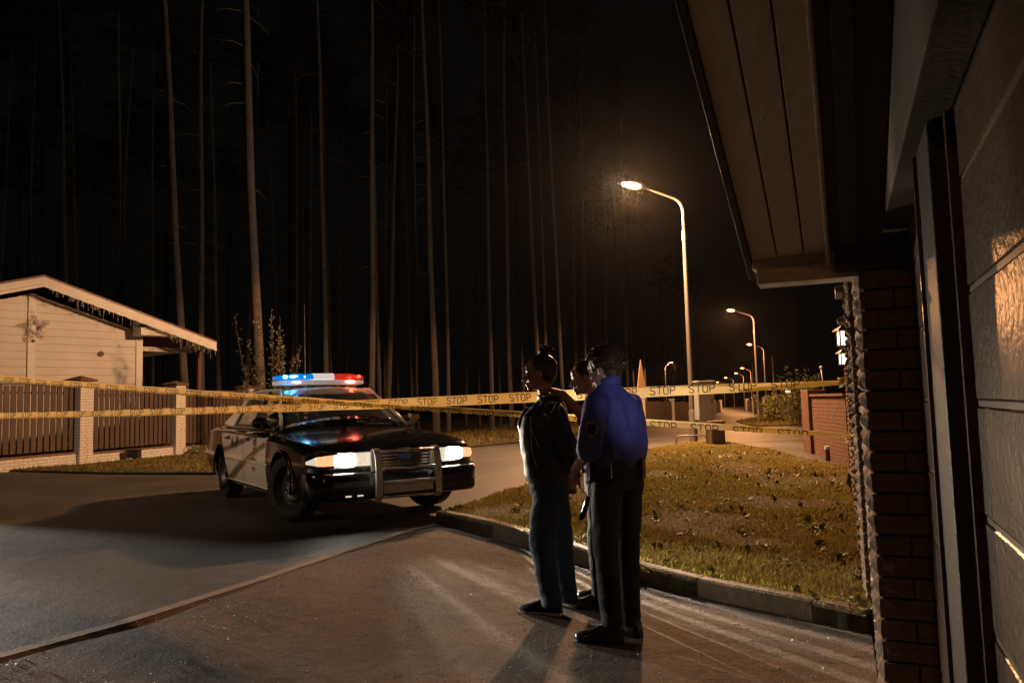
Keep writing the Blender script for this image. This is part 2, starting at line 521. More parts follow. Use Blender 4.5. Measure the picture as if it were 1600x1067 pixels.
def split_bricks(mb, a0, a1, b0, b1, z0, z1, course=.075, blen=.25, mi=0, faces=('out', 'near'), amp=.017, seed=1, halves=True):
    """courses of rough lumpy bricks round a core: out face (+b) and near face (-a)"""
    rnd = random.Random(seed)
    n = int(round((z1 - z0) / course))
    for k in range(n):
        za, zb = z0 + k * course + .005, z0 + (k + 1) * course - .005
        segs = []
        if 'out' in faces:
            L_ = a1 - a0
            x = a0 - (blen / 2 if k % 2 and halves else 0)
            while x < a1 - .01:
                xa, xb = max(a0, x) + .005, min(a1, x + blen) - .005
                if xb - xa > .02: segs.append(('o', xa, xb))
                x += blen
        if 'near' in faces:
            w = b1 - b0
            cut = w * (.35 if k % 2 else 0)
            for s0, s1 in ([(b0, b0 + cut - .005), (b0 + cut + .005, b1 - .012)] if cut else [(b0, b1 - .012)]):
                segs.append(('n', s0, s1))
        for kind, s0, s1 in segs:
            nu = max(2, int((s1 - s0) / .035)); nv = 3
            g = []
            for j in range(nv + 1):
                row = []
                for i in range(nu + 1):
                    u = i / nu; v = j / nv
                    edge = (0 if i in (0, nu) else 1) * (0 if j in (0, nv) else 1)
                    am = amp if kind == 'o' else .005
                    d = (.004 + am * edge * rnd.uniform(.55, 1.2)) if edge else rnd.uniform(-.001, .004)
                    z = za + (zb - za) * v
                    s = s0 + (s1 - s0) * u
                    if kind == 'o': row.append(WD * s + WN * (b1 + d) + Vector((0, 0, z)))
                    else: row.append(WD * (a0 - d) + WN * s + Vector((0, 0, z)))
                g.append(row)
            vs = [p for r in g for p in r]
            back = Vector(WN * -.05 if kind == 'o' else WD * .05)
            m = len(vs)
            rim = [i for i in range(nu + 1)] + [(j) * (nu + 1) + nu for j in range(1, nv + 1)] + [nv * (nu + 1) + i for i in range(nu - 1, -1, -1)] + [j * (nu + 1) for j in range(nv - 1, 0, -1)]
            vs += [vs[i] + back for i in rim]
            fs = [(j * (nu + 1) + i, j * (nu + 1) + i + 1, (j + 1) * (nu + 1) + i + 1, (j + 1) * (nu + 1) + i) for j in range(nv) for i in range(nu)]
            for q in range(len(rim)):
                q2 = (q + 1) % len(rim)
                fs.append((rim[q], rim[q2], m + q2, m + q))
            mb.add(vs, fs, mi)

PT = 1.875
m = MB()
gb(m, .012, .38, -.19, -.014, -.05, PT)
core = m.build('brick_pillar', M['darkmortar'], gar)
m = MB()
split_bricks(m, 0.0, .39, -.175, 0, 0.0, PT, seed=3)
m.build('brickwork', M['splitbrick'], core, smooth=False)
# recessed side wall beyond the pillar, and a second projecting pier
m = MB(); gb(m, .39, 2.3, -.3, -.045, -.05, 2.3)
sw = m.build('side_wall', M['darkmortar'], gar)
m = MB(); split_bricks(m, .40, 2.3, -.2, -.03, 0.0, 2.25, faces=('out',), seed=5)
m.build('brickwork', M['splitbrick'], sw)
m = MB(); gb(m, 2.3, 2.7, -.3, -.004, -.05, 2.2)
pier = m.build('brick_pier', M['darkmortar'], gar)
m = MB(); split_bricks(m, 2.3, 2.7, -.18, .012, 0, 2.175, seed=8)
m.build('brickwork', M['splitbrick'], pier)
# header over the door
m = MB(); gb(m, -7, .2, -.175, -.09, 2.03, 3.6)
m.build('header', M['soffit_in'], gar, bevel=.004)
# sloping soffit boards (rake climbs toward the viewer)
SL = .356
def rake(a): return 1.985 - SL * a
def rbox(mb, a0, a1, b0, b1, t=.02, dz=0.0):
    rings = []
    for a in (a0, a1):
        z = rake(a) + dz
        rings.append([WD * a + WN * b + Vector((0, 0, z + q)) for b, q in ((b0, 0), (b1, 0), (b1, t), (b0, t))])
    return mb.loft(rings)
for b0, b1 in ((.10, .187), (.193, .287), (.293, .388)):
    rbox(MB(), 0.06, -6.5, b0, b1).build('soffit_board', M['soffit'], gar, bevel=.003)
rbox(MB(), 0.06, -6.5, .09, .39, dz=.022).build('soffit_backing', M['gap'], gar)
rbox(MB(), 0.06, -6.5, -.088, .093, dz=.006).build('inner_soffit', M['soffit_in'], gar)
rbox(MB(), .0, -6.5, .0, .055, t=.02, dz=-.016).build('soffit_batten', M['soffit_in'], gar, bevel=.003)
rr = []
for a in (0.0, -6.5):
    rr.append(WD * a + WN * .103 + Vector((0, 0, rake(a) - .004)))
rr.insert(0, rr[0] + Vector((0, 0, -.075)))
MB().tube(rr, .0085, 8).build('moulding', M['soffit'], gar, smooth=True)
# barge board edge + roof sheet
m = MB()
rbox(m, .2, -6.5, .391, .415, t=.20, dz=-.012)
m.build('barge_board', M['doorframe'], gar, bevel=.003)
m = MB(); rbox(m, .3, -6.5, -1.9, .45, t=.03, dz=.19)
m.build('roof', M['roof'], gar)
m = MB(); rbox(m, .2, -6.5, -1.9, -.18, t=.04, dz=.02)
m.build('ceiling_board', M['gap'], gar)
# box end of the eave
m = MB(); gb(m, .065, .20, -.175, .388, 1.925, 1.985); m.build('eave_box', M['soffit'], gar, bevel=.004)
m = MB(); gb(m, .05, .19, -.174, .372, 1.862, 1.923); m.build('eave_box_lower_board', M['soffit'], gar, bevel=.004)
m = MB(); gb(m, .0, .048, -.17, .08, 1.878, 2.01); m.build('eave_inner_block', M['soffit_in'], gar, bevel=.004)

# sectional door : narrow leaf, jamb post, wide leaf
def door_leaf(a0, a1, name):
    b = -.178
    root_m = MB()
    zs = [0.02] + [.19 + .24 * k for k in range(0, 8)] + [2.09]
    for z0, z1 in zip(zs, zs[1:]):
        nz = 6; na = max(2, int((a1 - a0) / .06))
        vs = []
        for i in range(nz + 1):
            t = i / nz
            d = -.012 if i in (0, nz) else .0
            z = z0 + (z1 - z0) * (0 if i == 0 else 1 if i == nz else (.045 + (t - 1 / nz) / (1 - 2 / nz) * .91))
            for j in range(na + 1):
                a = a0 + (a1 - a0) * j / na
                vs.append(WD * a + WN * (b + d + .0015 * noise.noise(Vector((a * 5, z * 7, 0)))) + Vector((0, 0, z)))
        root_m.add(vs, [(i * (na + 1) + j, i * (na + 1) + j + 1, (i + 1) * (na + 1) + j + 1, (i + 1) * (na + 1) + j) for i in range(nz) for j in range(na)])
    d = root_m.build(name, M['door'], gar)
    return d
d1 = door_leaf(-.915, -.005, 'side_door_leaf')
d2 = door_leaf(-6.0, -1.25, 'sectional_door')
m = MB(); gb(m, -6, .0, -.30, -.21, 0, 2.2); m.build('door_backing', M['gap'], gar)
m = MB(); gb(m, -1.20, -.92, -.2, -.128, 0, 2.03)
jp = m.build('jamb_post', M['doorframe'], gar, bevel=.006)
m = MB(); gb(m, -.945, -.925, -.127, -.119, 0.02, 2.02); m.build('jamb_seal', M['door'], jp)
m = MB(); gb(m, -1.249, -1.203, -.2, -.16, 0, 2.03); m.build('door_guide', M['door'], gar)
m = MB(); gb(m, -6, -.004, -.2, -.176, 2.028, 2.10); m.build('door_head', M['black'], gar)
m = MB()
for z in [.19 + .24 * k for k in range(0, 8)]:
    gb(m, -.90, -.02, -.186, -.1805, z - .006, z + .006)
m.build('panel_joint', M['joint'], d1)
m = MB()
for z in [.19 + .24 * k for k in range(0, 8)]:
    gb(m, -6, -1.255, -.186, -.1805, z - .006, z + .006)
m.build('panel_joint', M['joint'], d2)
m = MB(); gb(m, .36, .40, .01, .05, -.02, .14); gb(m, .30, .4, .0, .012, -.02, .1)
m.build('foot_guard', M['black'], gar)

# ------------------------------------------------------------ boundary wall beyond: pillars with caps
bw = empty('boundary_wall', tuple(wp(3.6, 0)), label='rough brick boundary wall with capped pillars beyond the garage', cat='wall')
O = wp(3.6, 0)
def shift(mb):
    d = P1 - O
    mb.v = [v + d for v in mb.v]
    return mb
capa = [(3.7, 2.24), (6.1, 2.2), (9.3, 2.1), (12.0, 1.95)]
for i, (a, top) in enumerate(capa):
    m = MB(); gb(m, a + .01, a + .38, -.37, .002, -.1, top); shift(m)
    p = m.build('wall_pillar', M['darkmortar'], bw)
    m = MB(); split_bricks(m, a, a + .39, -.36, .016, 0.0, top, seed=20 + i, amp=.02); shift(m)
    m.build('brickwork', M['splitbrick'], p)
    m = MB()
    rings = []
    for e, z in ((.07, top), (.075, top + .045), (.0, top + .13)):
        cx = a + .195; hb = .195 + e if e or z == top else .01
        hw = hb
        rings.append([WD * (cx + sx * hw) + WN * (-.175 + sy * hw) + Vector((0, 0, z)) for sx, sy in ((-1, -1), (1, -1), (1, 1), (-1, 1))])
    r3 = rings[2]; c3 = sum(r3, Vector()) / 4
    rings[2] = [c3 + (q - c3) * .05 for q in r3]
    m.loft(rings); shift(m)
    m.build('pillar_cap', M['steel'], p)
    a2 = capa[i + 1][0] if i < 3 else a
    if a2 > a:
        m = MB(); gb(m, a + .40, a2, -.3, -.06, -.1, top - .55); shift(m)
        w = m.build('wall_panel', M['darkmortar'], bw)
        m = MB(); split_bricks(m, a + .41, a2, -.2, -.045, 0, top - .56, faces=('out',), seed=30 + i); shift(m)
        m.build('brickwork', M['splitbrick'], w)

def brick_face(mb, A, B, z0, z1, th, course=.075, blen=.25, jit=.004, gap=.009, seed=0, both=True):
    """running-bond brick wall between ground points A and B (bricks proud of a core)"""
    rnd = random.Random(seed)
    A = Vector((A[0], A[1], 0)); B = Vector((B[0], B[1], 0))
    d = (B - A).normalized(); L_ = (B - A).length; nn = Vector((-d.y, d.x, 0))
    n = int((z1 - z0) / course)
    for k in range(n):
        za = z0 + k * course
        x = -blen / 2 if k % 2 else 0
        while x < L_ - .02:
            xa, xb = max(0, x) + gap / 2, min(L_, x + blen) - gap / 2
            x += blen
            if xb - xa < .02: continue
            j = rnd.uniform(0, jit)
            hw = th / 2 + j
            mb.loft([[A + d * xa - nn * hw + Vector((0, 0, z)), A + d * xb - nn * hw + Vector((0, 0, z)), A + d * xb + nn * hw + Vector((0, 0, z)), A + d * xa + nn * hw + Vector((0, 0, z))] for z in (za + gap / 2, za + course - gap / 2)])

# red brick garden wall turning across at the end
ra = wp(12.4, -.05).to_2d(); rb = at(1273, 650, 17.2).to_2d()
rw = empty('red_brick_wall', (ra.x, ra.y, gz(*ra)), label='orange lit red brick garden wall beyond the lawn', cat='wall')
def rel(mb, root):
    mb.v = [v - root.location for v in mb.v]; return mb
z0 = gz(*ra) - .1
m = MB(); dd = (rb - ra).normalized(); nn = V2(-dd.y, dd.x)
m.loft([[(p.x + nn.x * s, p.y + nn.y * s, z) for p, s in ((ra, -.10), (rb, -.10), (rb, .10), (ra, .10))] for z in (z0, 1.36)])
c_ = rel(m, rw).build('mortar_core', M['mortar'], rw)
m = MB(); brick_face(m, ra, rb, z0 + .02, 1.36, .212, seed=4); rel(m, rw).build('brickwork', M['redbrick'], c_)
m = MB(); m.loft([[(p.x + nn.x * s, p.y + nn.y * s, z) for p, s in ((ra, -.15), (rb, -.15), (rb, .15), (ra, .15))] for z in (1.365, 1.41)])
rel(m, rw).build('coping', M['cap'], rw)
m = MB(); m.box((rb.x, rb.y, (1.4 + gz(*rb)) / 2), (.42, .42, 1.5)); rel(m, rw).build('end_post', M['redbrick'], rw, bevel=.01)

# ------------------------------------------------------------ board fence on the left
F0 = at(125, 655, 19.9).to_2d(); F1_ = at(273, 650, 23.4).to_2d(); fd = (F1_ - F0).normalized()
def fpos(s): return F0 + fd * s
fence = empty('board_fence', (F0.x, F0.y, gz(*F0)), label='brown board fence with white brick posts and pyramid caps at left', cat='fence')
posts = [-7.2, -3.62, 0, 3.62, 7.3, 10.9]
fn = Vector((fd.y, -fd.x))  # toward the road
for i, s in enumerate(posts):
    p = fpos(s); g = gz(p.x, p.y)
    m = MB()
    hw = .215
    fdv, fnv = Vector((fd.x, fd.y, 0)), Vector((fn.x, fn.y, 0))
    pc = Vector((p.x, p.y, 0)) - fence.location
    def pr(h, z): return [pc + fdv * (sx * h) + fnv * (sy * h) + Vector((0, 0, z)) for sx, sy in ((-1, -1), (1, -1), (1, 1), (-1, 1))]
    m.loft([pr(hw - .008, g - .05), pr(hw - .008, g + 2.12)])
    post = m.build('brick_post', M['mortar'], fence)
    m = MB()
    for k in range(28):
        za = g + k * .0757
        for side in range(4):
            a = side * math.pi / 2
            ca, sa = math.cos(a), math.sin(a)
            ux = fdv * ca + fnv * sa; uy = fdv * -sa + fnv * ca
            off = -.215 if k % 2 else -.01
            cuts = [(-.215, .03), (.04, .215)] if k % 2 == 0 else [(-.215, -.05), (-.04, .215)]
            for x0, x1 in cuts:
                j = random.uniform(0, .003)
                m.loft([[pc + ux * x + uy * y + Vector((0, 0, z)) for x, y in ((x0 + .002 * side, hw - .03), (x1 - .002 * side, hw - .03), (x1 - .002 * side, hw + j), (x0 + .002 * side, hw + j))] for z in (za + .005, za + .071)])
    m.build('brickwork', M['whitebrick'], post)
    m = MB(); t = g + 2.125
    m.loft([pr(.27, t), pr(.285, t + .03), pr(.285, t + .045), pr(.012, t + .15)])
    m.build('post_cap', M['cap'], post)
for i in range(len(posts) - 1):
    s0, s1 = posts[i] + .22, posts[i + 1] - .22
    # plinth
    a, b = fpos(s0), fpos(s1)
    g = min(gz(*a), gz(*b))
    m = MB(); brick_face(m, a, b, g - .02, g + .29, .25, seed=60 + i)
    rel(m, fence)
    pl = m.build('plinth', M['whitebrick'], fence)
    m = MB()
    n2 = Vector((fn.x, fn.y))
    m.loft([[(q.x + n2.x * u, q.y + n2.y * u, z) for q, u in ((a, -.118), (b, -.118), (b, .118), (a, .118))] for z in (g - .05, g + .28)])
    rel(m, fence).build('plinth_core', M['mortar'], pl)
    m = MB(); m.loft([[(q.x + n2.x * u, q.y + n2.y * u, z) for q, u in ((a, -.14), (b, -.14), (b, .14), (a, .14))] for z in (g + .292, g + .325)])
    rel(m, fence).build('plinth_coping', M['cap'], fence)
    # boards, two staggered layers
    m = MB(); L_ = s1 - s0; nb = 17; bwid = L_ / nb
    rnd = random.Random(i)
    for k in range(nb):
        for layer in (0, 1):
            c = fpos(s0 + bwid * (k + .5 + (.5 if layer else 0)))
            if layer and k == nb - 1: continue
            w = bwid * (.76 if layer == 0 else .42)
            u = .03 if layer == 0 else -.03
            th = .011
            top = g + 2.0 + rnd.uniform(-.008, .008)
            t_ = rnd.uniform(-.006, .006)
            fv = Vector((fd.x, fd.y))
            m.loft([[((c + fv * (sx * w / 2 + tt) + n2 * (u + sy * th)).x, (c + fv * (sx * w / 2 + tt) + n2 * (u + sy * th)).y, z) for sx, sy in ((-1, -1), (1, -1), (1, 1), (-1, 1))] for z, tt in ((g + .40, 0), (top, t_))])
    rel(m, fence).build('board_panel', M['fencebrown'], fence)
    for z in (.55, 1.8):
        m = MB(); m.loft([[(q.x + n2.x * u, q.y + n2.y * u, zz) for q, u in ((a, -.016), (b, -.016), (b, .016), (a, .016))] for zz in (g + z, g + z + .05)])
        rel(m, fence).build('rail', M['fencerail'], fence)
    m = MB(); m.loft([[(q.x + n2.x * u, q.y + n2.y * u, zz) for q, u in ((a, -.06), (b, -.06), (b, .06), (a, .06))] for zz in (g + 2.01, g + 2.045)])
    rel(m, fence).build('top_rail', M['fencerail'], fence, bevel=.005)

# small dark junction box and shrub at the foot of the fence
jb = MB(); p = fpos(1.45); q = p + fn * .42
jb.box((q.x, q.y, gz(*q) + .17), (.3, .22, .2)); jb.box((q.x, q.y, gz(*q) + .285), (.36, .28, .03)); jb.box((q.x, q.y, gz(*q) + .05), (.08, .08, .1))
o = jb.build('meter_box', M['black'], bevel=.008); tag(o, 'small black box on the verge at the foot of the white brick plinth', 'box')

# ------------------------------------------------------------ house on the left
hd = Vector((.608, .794, 0)); hn = Vector((.794, -.608, 0))    # along the gable facade, outward normal
HC = at(222, 535, 25.6); HC = Vector((HC.x, HC.y, 0))
HO = Vector((HC.x, HC.y, gz(HC.x, HC.y)))
house = empty('clapboard_house', tuple(HO), label='white clapboard house with a low gable behind the board fence', cat='house')
def hp(s, n, z): return Vector((0, 0, 0)) + hd * s + hn * n + Vector((0, 0, z))
apex_s = -3.35; apex_z = 5.62 - .17; half = 3.35
def wtop(s): return apex_z - .42 - abs(s - apex_s) * .305
# wall in clapboards: shallow lapped courses clipped under the rake
m = MB()
L0 = 2 * apex_s
z = .0; k = 0
ch = .235
while z < apex_z - .5:
    z1 = min(z + ch, apex_z - .45)
    def span(zz):
        h = (apex_z - .42 - zz) / .305
        return max(L0, apex_s - h), min(0, apex_s + h)
    a0, a1 = span(z); b0, b1 = span(z1)
    if a1 > a0 + .05:
        m.loft([[hp(a0, -.1, z), hp(a1, -.1, z), hp(a1, .014, z), hp(a0, .014, z)],
                [hp(a0, -.1, z + .012), hp(a1, -.1, z + .012), hp(a1, .03, z + .012), hp(a0, .03, z + .012)],
                [hp(b0, -.1, z1 - .001), hp(b1, -.1, z1 - .001), hp(b1, .016, z1 - .001), hp(b0, .016, z1 - .001)]])
    z += ch
wall = m.build('wall', M['wallwhite'], house)
m = MB()
m.loft([[hp(-.03, -7, z), hp(-.03, -.1, z), hp(-.2, -.1, z), hp(-.2, -7, z)] for z in (0, wtop(0) + .0)])
m.build('side_wall', M['wallwhite'], house)
m = MB(); gbx = lambda mb, s0, s1, n0, n1, z0, z1: mb.loft([[hp(s0, n0, z), hp(s1, n0, z), hp(s1, n1, z), hp(s0, n1, z)] for z in (z0, z1)])
gbx(m, -.22, .0, .0, .055, 0, wtop(0) + .05)
m.build('corner_board', M['trimwhite'], house, bevel=.005)
m = MB(); gbx(m, apex_s - .02 - .1, apex_s - .02 + .1, .0, .06, 0, wtop(apex_s))
m.build('centre_board', M['trimwhite'], house, bevel=.005)
# beam end below eave (the step in the soffit line)
m = MB(); gbx(m, -.35, .98, .03, .62, wtop(0) - .11, wtop(0) + .16); m.build('eave_beam', M['trimwhite'], house, bevel=.008)
# roof planes
run = 5.6
def rz_(s): return apex_z - abs(s) * .305
for sgn in (-1, 1):
    m = MB()
    rings = []
    for s in (0, run * sgn):
        zz = rz_(s)
        rings.append([hp(apex_s + s, -8, zz), hp(apex_s + s, 0.82, zz), hp(apex_s + s, 0.82, zz + .06), hp(apex_s + s, -8, zz + .06)])
    m.loft(rings)
    rf = m.build('roof', M['roof'], house)
    m = MB(); rings = []
    for s in (0, run * sgn):
        zz = rz_(s)
        rings.append([hp(apex_s + s, .03, zz - .04), hp(apex_s + s, .78, zz - .04), hp(apex_s + s, .78, zz - .005), hp(apex_s + s, .03, zz - .005)])
    m.loft(rings); m.build('soffit', M['soffit_grey'], house)
    m = MB()
    for (n0, q0, q1) in ((.80, -.20, -.002), (.82, -.30, -.21)):
        rings = []
        for s in (0.0, (run - .02) * sgn):
            zz = rz_(s)
            rings.append([hp(apex_s + s, n0 - .02, zz + q0), hp(apex_s + s, n0 + .02, zz + q0), hp(apex_s + s, n0 + .02, zz + q1), hp(apex_s + s, n0 - .02, zz + q1)])
        m.loft(rings)
    m.build('barge_board', M['trimwhite'], house)
# porch beam running back from the eave end
m = MB()
gbx(m, run + apex_s - .25, run + apex_s - .1, -6, .7, rz_(run) - .22, rz_(run) - .06); m.build('porch_beam', M['trimwhite'], house, bevel=.01)
m = MB(); gbx(m, 0, run + apex_s - .26, -.4, -.3, rz_(run) - .3, rz_(run) - .14); m.build('porch_tie', M['soffit_grey'], house, bevel=.01)
m = MB(); gbx(m, run + apex_s - .25, run + apex_s - .11, -.12, .02, 0, rz_(run) - .22); m.build('porch_post', M['fencerail'], house, bevel=.01)
# round vent
m = MB(); m.tube([hp(-1.35, .02, 3.28), hp(-1.35, .07, 3.28)], .085, 18); m.build('round_vent', M['fencerail'], house, smooth=True, sharp=40)
m = MB(); m.tube([hp(apex_s + .02, .06, 3.6), hp(apex_s + .02, .10, 3.6)], .045, 12); m.build('wall_hook', M['black'], house)

# star wreath of twigs hanging on the gable
m = MB()
c0 = HO + hp(apex_s + .05, .11, 4.0)
for k in range(260):
    a = random.uniform(0, 6.283)
    star = .16 + .27 * (1 - abs(math.sin(2.5 * (a - .31)))) ** 1.1
    r0 = star * random.uniform(.8, 1.0)
    d = random.uniform(-.8, .8) + a + math.pi / 2
    p = c0 + hd * (math.cos(a) * r0) + Vector((0, 0, 1)) * (math.sin(a) * r0) + hn * random.uniform(0, .04)
    q = p + (hd * math.cos(d) + Vector((0, 0, 1)) * math.sin(d)) * random.uniform(.06, .16)
    m.tube([p, q], .006, 4)
o = m.build('star_wreath', M['soffit_grey']); tag(o, 'pale twig star wreath hanging on the house gable', 'wreath')
# icicle light string under the barge board
for k_, sgn, group in ((0, 1, ''),):
    m = MB()
    pts = []
    n = 60
    for i in range(n + 1):
        s = .1 + (run - .15) * i / n
        pts.append(HO + hp(apex_s + s, .855, rz_(s) - .31 - .02 * math.sin(i * 1.7)))
    m.tube(pts, .005, 5)
    for i in range(1, n * 2):
        s = .1 + (run - .15) * i / (n * 2)
        ln = random.choice((.10, .16, .22, .3)) * random.uniform(.8, 1.1)
        if random.random() < .55: continue
        top = HO + hp(apex_s + s, .855, rz_(s) - .31)
        path = [top - Vector((0, 0, ln * t)) + hd * random.uniform(-.012, .012) for t in (0, .3, .6, 1)]
        m.tube(path, .0025, 4)
        for t in (.25, .5, .75, 1):
            m.ell(top - Vector((0, 0, ln * t)), (.008, .008, .012), n=5, m=4)
    o = m.build('icicle_lights', M['trimwhite']); tag(o, 'unlit white icicle light string hanging from the gable edge of the house', 'light string')

# glowing boxes added where white lit brick shows under the pillar caps
for i, (a_, zc) in enumerate(((6.1, 2.02), (9.3, 1.92))):
    p = wp(a_ + .02, .045, zc)
    ln = empty('brick_glowbox', tuple(p), label=('nearer' if i == 0 else 'farther') + ' small white added lantern on a capped pillar behind the garage corner', cat='glowbox', group='white glow boxes added on the wall pillars')
    m = MB(); m.box((0, 0, 0), (.10, .09, .15)); m.build('lamp_glass', M['whitelamp'], ln, bevel=.01)
    m = MB()
    for x in (-.052, .052):
        for y in (-.047, .047): m.box((x, y, 0), (.012, .012, .17))
    m.box((0, 0, -.085), (.13, .12, .015)); m.build('frame', M['black'], ln)
    m = MB(); m.loft([[Vector((sx * w_, sy * w_, z)) for sx, sy in ((-1, -1), (1, -1), (1, 1), (-1, 1))] for w_, z in ((.085, .082), (.08, .095), (.02, .14))]); m.build('lid', M['steel'], ln)
# ------------------------------------------------------------ street lamps
def street_lamp(name, px, Y, head_px, head_py, label, H=7.0, r=.075, group='sodium street lamps along the road', power=0, off=None, pole_at=None, spill=0):
    base = pole_at if pole_at is not None else at(px, 600, Y)
    bx, by = base[0], base[1]
    g = gz(bx, by)
    root = empty(name, (bx, by, g), label=label, cat='street lamp', group=group)
    if off is None:
        hpnt = at(head_px, head_py, Y - .4) - Vector((bx, by, g))
    else:
        hpnt = Vector(off)
    Ht = hpnt.z - .30
    dr = Vector((hpnt.x, hpnt.y, 0)); reach = dr.length; dr.normalize()
    MB().tube([(0, 0, -.1), (0, 0, Ht * .13), (0, 0, Ht * .14)], [r * 1.25, r * 1.25, r], 12).build('lower_pole', M['steel'], root, smooth=True, sharp=40)
    MB().tube([(0, 0, Ht * .14), (0, 0, Ht * .84)], [r, r * .68], 12).build('pole', M['steel'], root, smooth=True, sharp=40)
    MB().tube([(0, 0, Ht * .825), (0, 0, Ht * .865)], [r * .85, r * .8], 12).build('collar', M['steel'], root, smooth=True, sharp=40)
    arc = [Vector((0, 0, Ht * .85)), Vector((0, 0, Ht - .38))]
    for q in range(1, 7):
        a = q / 6 * R(80)
        arc.append(Vector((0, 0, Ht - .38)) + dr * (.42 * (1 - math.cos(a))) + Vector((0, 0, .42 * math.sin(a))))
    endp = hpnt - dr * .32 - Vector((0, 0, .03))
    arc.append(endp)
    MB().tube(arc, [r * .55] * len(arc), 10).build('arm', M['steel'], root, smooth=True, sharp=50)
    ax = (hpnt - endp).normalized()
    rot = Vector((1, 0, 0)).rotation_difference(ax).to_matrix()
    hm = MB(); hm.ell((0, 0, 0), (.34, .13, .085), n=18, m=10)
    hm.v = [rot @ Vector((v.x, v.y * (1 - .25 * v.x / .34), max(v.z, -.01))) + hpnt for v in hm.v]
    hd_ = hm.build('lamp_head', M['lamphead'], root, smooth=True)
    lm = MB(); lm.ell((0.02, 0, -.012), (.25, .105, .075), n=18, m=10)
    lm.v = [rot @ Vector((v.x, v.y, min(v.z, -.012))) + hpnt for v in lm.v]
    lm.build('lamp_lens', M['sodium'], hd_, smooth=True)
    if power:
        ld = bpy.data.lights.new('lamp_light', 'SPOT'); ld.energy = power; ld.color = (1, .46, .17) if Y < 30 else (1, .42, .14)
        ld.spot_size = R(178); ld.spot_blend = .12; ld.shadow_soft_size = .12
        lo = bpy.data.objects.new('lamp_light', ld); COL.objects.link(lo); lo.parent = root
        lo.location = hpnt - Vector((0, 0, .13))
    if spill:
        ld = bpy.data.lights.new('lamp_spill', 'POINT'); ld.energy = spill; ld.color = (1, .70, .45); ld.shadow_soft_size = .1
        lo = bpy.data.objects.new('lamp_spill', ld); COL.objects.link(lo); lo.parent = root; lo.location = hpnt + dr * .45
    return root
L1POW, LPOW = 9800, 6000
street_lamp('street_lamp', 1080, 21, 990, 290, 'tallest glowing street lamp, on the tall curved pole beside the cabinet', power=L1POW, r=.085, spill=2300)
street_lamp('street_lamp', 1183, 46.7, 1142, 485, 'second glowing street lamp down the road from the tall one', power=LPOW)
street_lamp('street_lamp', 1196, 72, 1171, 538, 'third glowing street lamp, just right of the second pole', power=3000)
farl = [(1174, 100, 1160, 575, 'fourth and highest of the cluster of small distant lamps over the far road'),
        (1162, 118, 1150, 583, 'distant lamp right of centre in the far cluster over the road'),
        (1146, 140, 1134, 590, 'distant lamp left of centre in the far cluster over the road'),
        (1131, 165, 1121, 597, 'leftmost and lowest distant lamp of the far cluster over the road')]
for px, Y, hx, hy, lb in farl:
    street_lamp('street_lamp', px, Y, hx, hy, lb, power=2600, r=.07)
street_lamp('street_lamp', 1040, 88, 1048, 566, 'small lamp with its arm to the right on the left side of the far road', power=2500, r=.07)

# unlit bare poles between them
for px, Y, H, lb in ((1177, 88, 6.0, 'bare unlit pole standing right behind the second street lamp pole'), (1209, 60, 5.0, 'short thin bare pole right of the third lamp')):
    b = at(px, 600, Y); g = gz(b.x, b.y)
    o = MB().tube([(0, 0, -.1), (0, 0, H * .5), (0, 0, H)], [.08, .07, .05], 8).build('pole', M['steel'], smooth=True)
    o.location = (b.x, b.y, g); tag(o, lb, 'pole')
# aerial mast near the brick wall, white tip
b = at(1286, 620, 17.5); g = gz(b.x, b.y)
mast = empty('mast', (b.x, b.y, g), label='thin leaning mast with a white tip behind the brick wall', cat='mast')
top = at(1283, 574, 17.5) - mast.location; low = at(1288, 612, 17.5) - mast.location
MB().tube([(low.x, low.y, 0), low, top], .018, 8).build('rod', M['steel'], mast, smooth=True)
m = MB(); m.ell(top, (.035, .035, .035)); m.build('tip', M['trimwhite'], mast, smooth=True)
# globe lamp in a far garden
b = at(1233, 640, 60); g = gz(b.x, b.y)
gl = empty('globe_lamp', (b.x, b.y, g), label='round white glowing globe lamp in the far garden by dark bushes', cat='garden lamp')
c = at(1234, 611, 60) - gl.location
MB().tube([(0, 0, 0), (0, 0, c.z)], .05, 8).build('post', M['steel'], gl, smooth=True)
m = MB(); m.ell((0, 0, c.z), (.2, .2, .2)); m.build('globe', M['whitelamp'], gl, smooth=True)
# white topped bollard
b = gp(1294, 720); g = gz(b.x, b.y)
bo = empty('bollard', (b.x, b.y, g), label='small dark bollard with pale cap before the red brick wall', cat='bollard')
h_ = at(1293, 697, b.y).z - g
MB().tube([(0, 0, 0), (0, 0, h_ * .8)], .05, 12).build('post', M['fencerail'], bo, smooth=True, sharp=40)
MB().tube([(0, 0, h_ * .8), (0, 0, h_)], [.055, .05], 12).build('cap', M['trimwhite'], bo, smooth=True, sharp=40)

# cabinets by the lamp
b = at(1101, 640, 19.3); g = gz(b.x, b.y)
cab = empty('utility_cabinet', (b.x, b.y, g), R(12), label='tall pale grey utility cabinet on a narrow foot beside the lamp pole', cat='cabinet')
zt = at(1100, 597, 19.3).z - g; zb = at(1100, 656, 19.3).z - g
m = MB(); m.box((0, 0, (zt + zb) / 2), (.42, .28, zt - zb)); body = m.build('body', M['cabinet'], cab, bevel=.012)
m = MB(); m.box((-.01, -.146, (zt + zb) / 2), (.37, .01, zt - zb - .06)); m.build('cabinet_door', M['cabinet'], cab, bevel=.004)
m = MB(); m.box((0, 0, zt + .015), (.47, .33, .03)); m.build('lid', M['cabinet'], cab, bevel=.008)
m = MB(); m.box((.1, .0, zb / 2), (.13, .13, zb)); m.build('foot', M['steel'], cab, bevel=.006)
m = MB(); m.box((.13, -.155, (zt + zb) / 2), (.02, .012, .1)); m.build('handle', M['black'], cab)
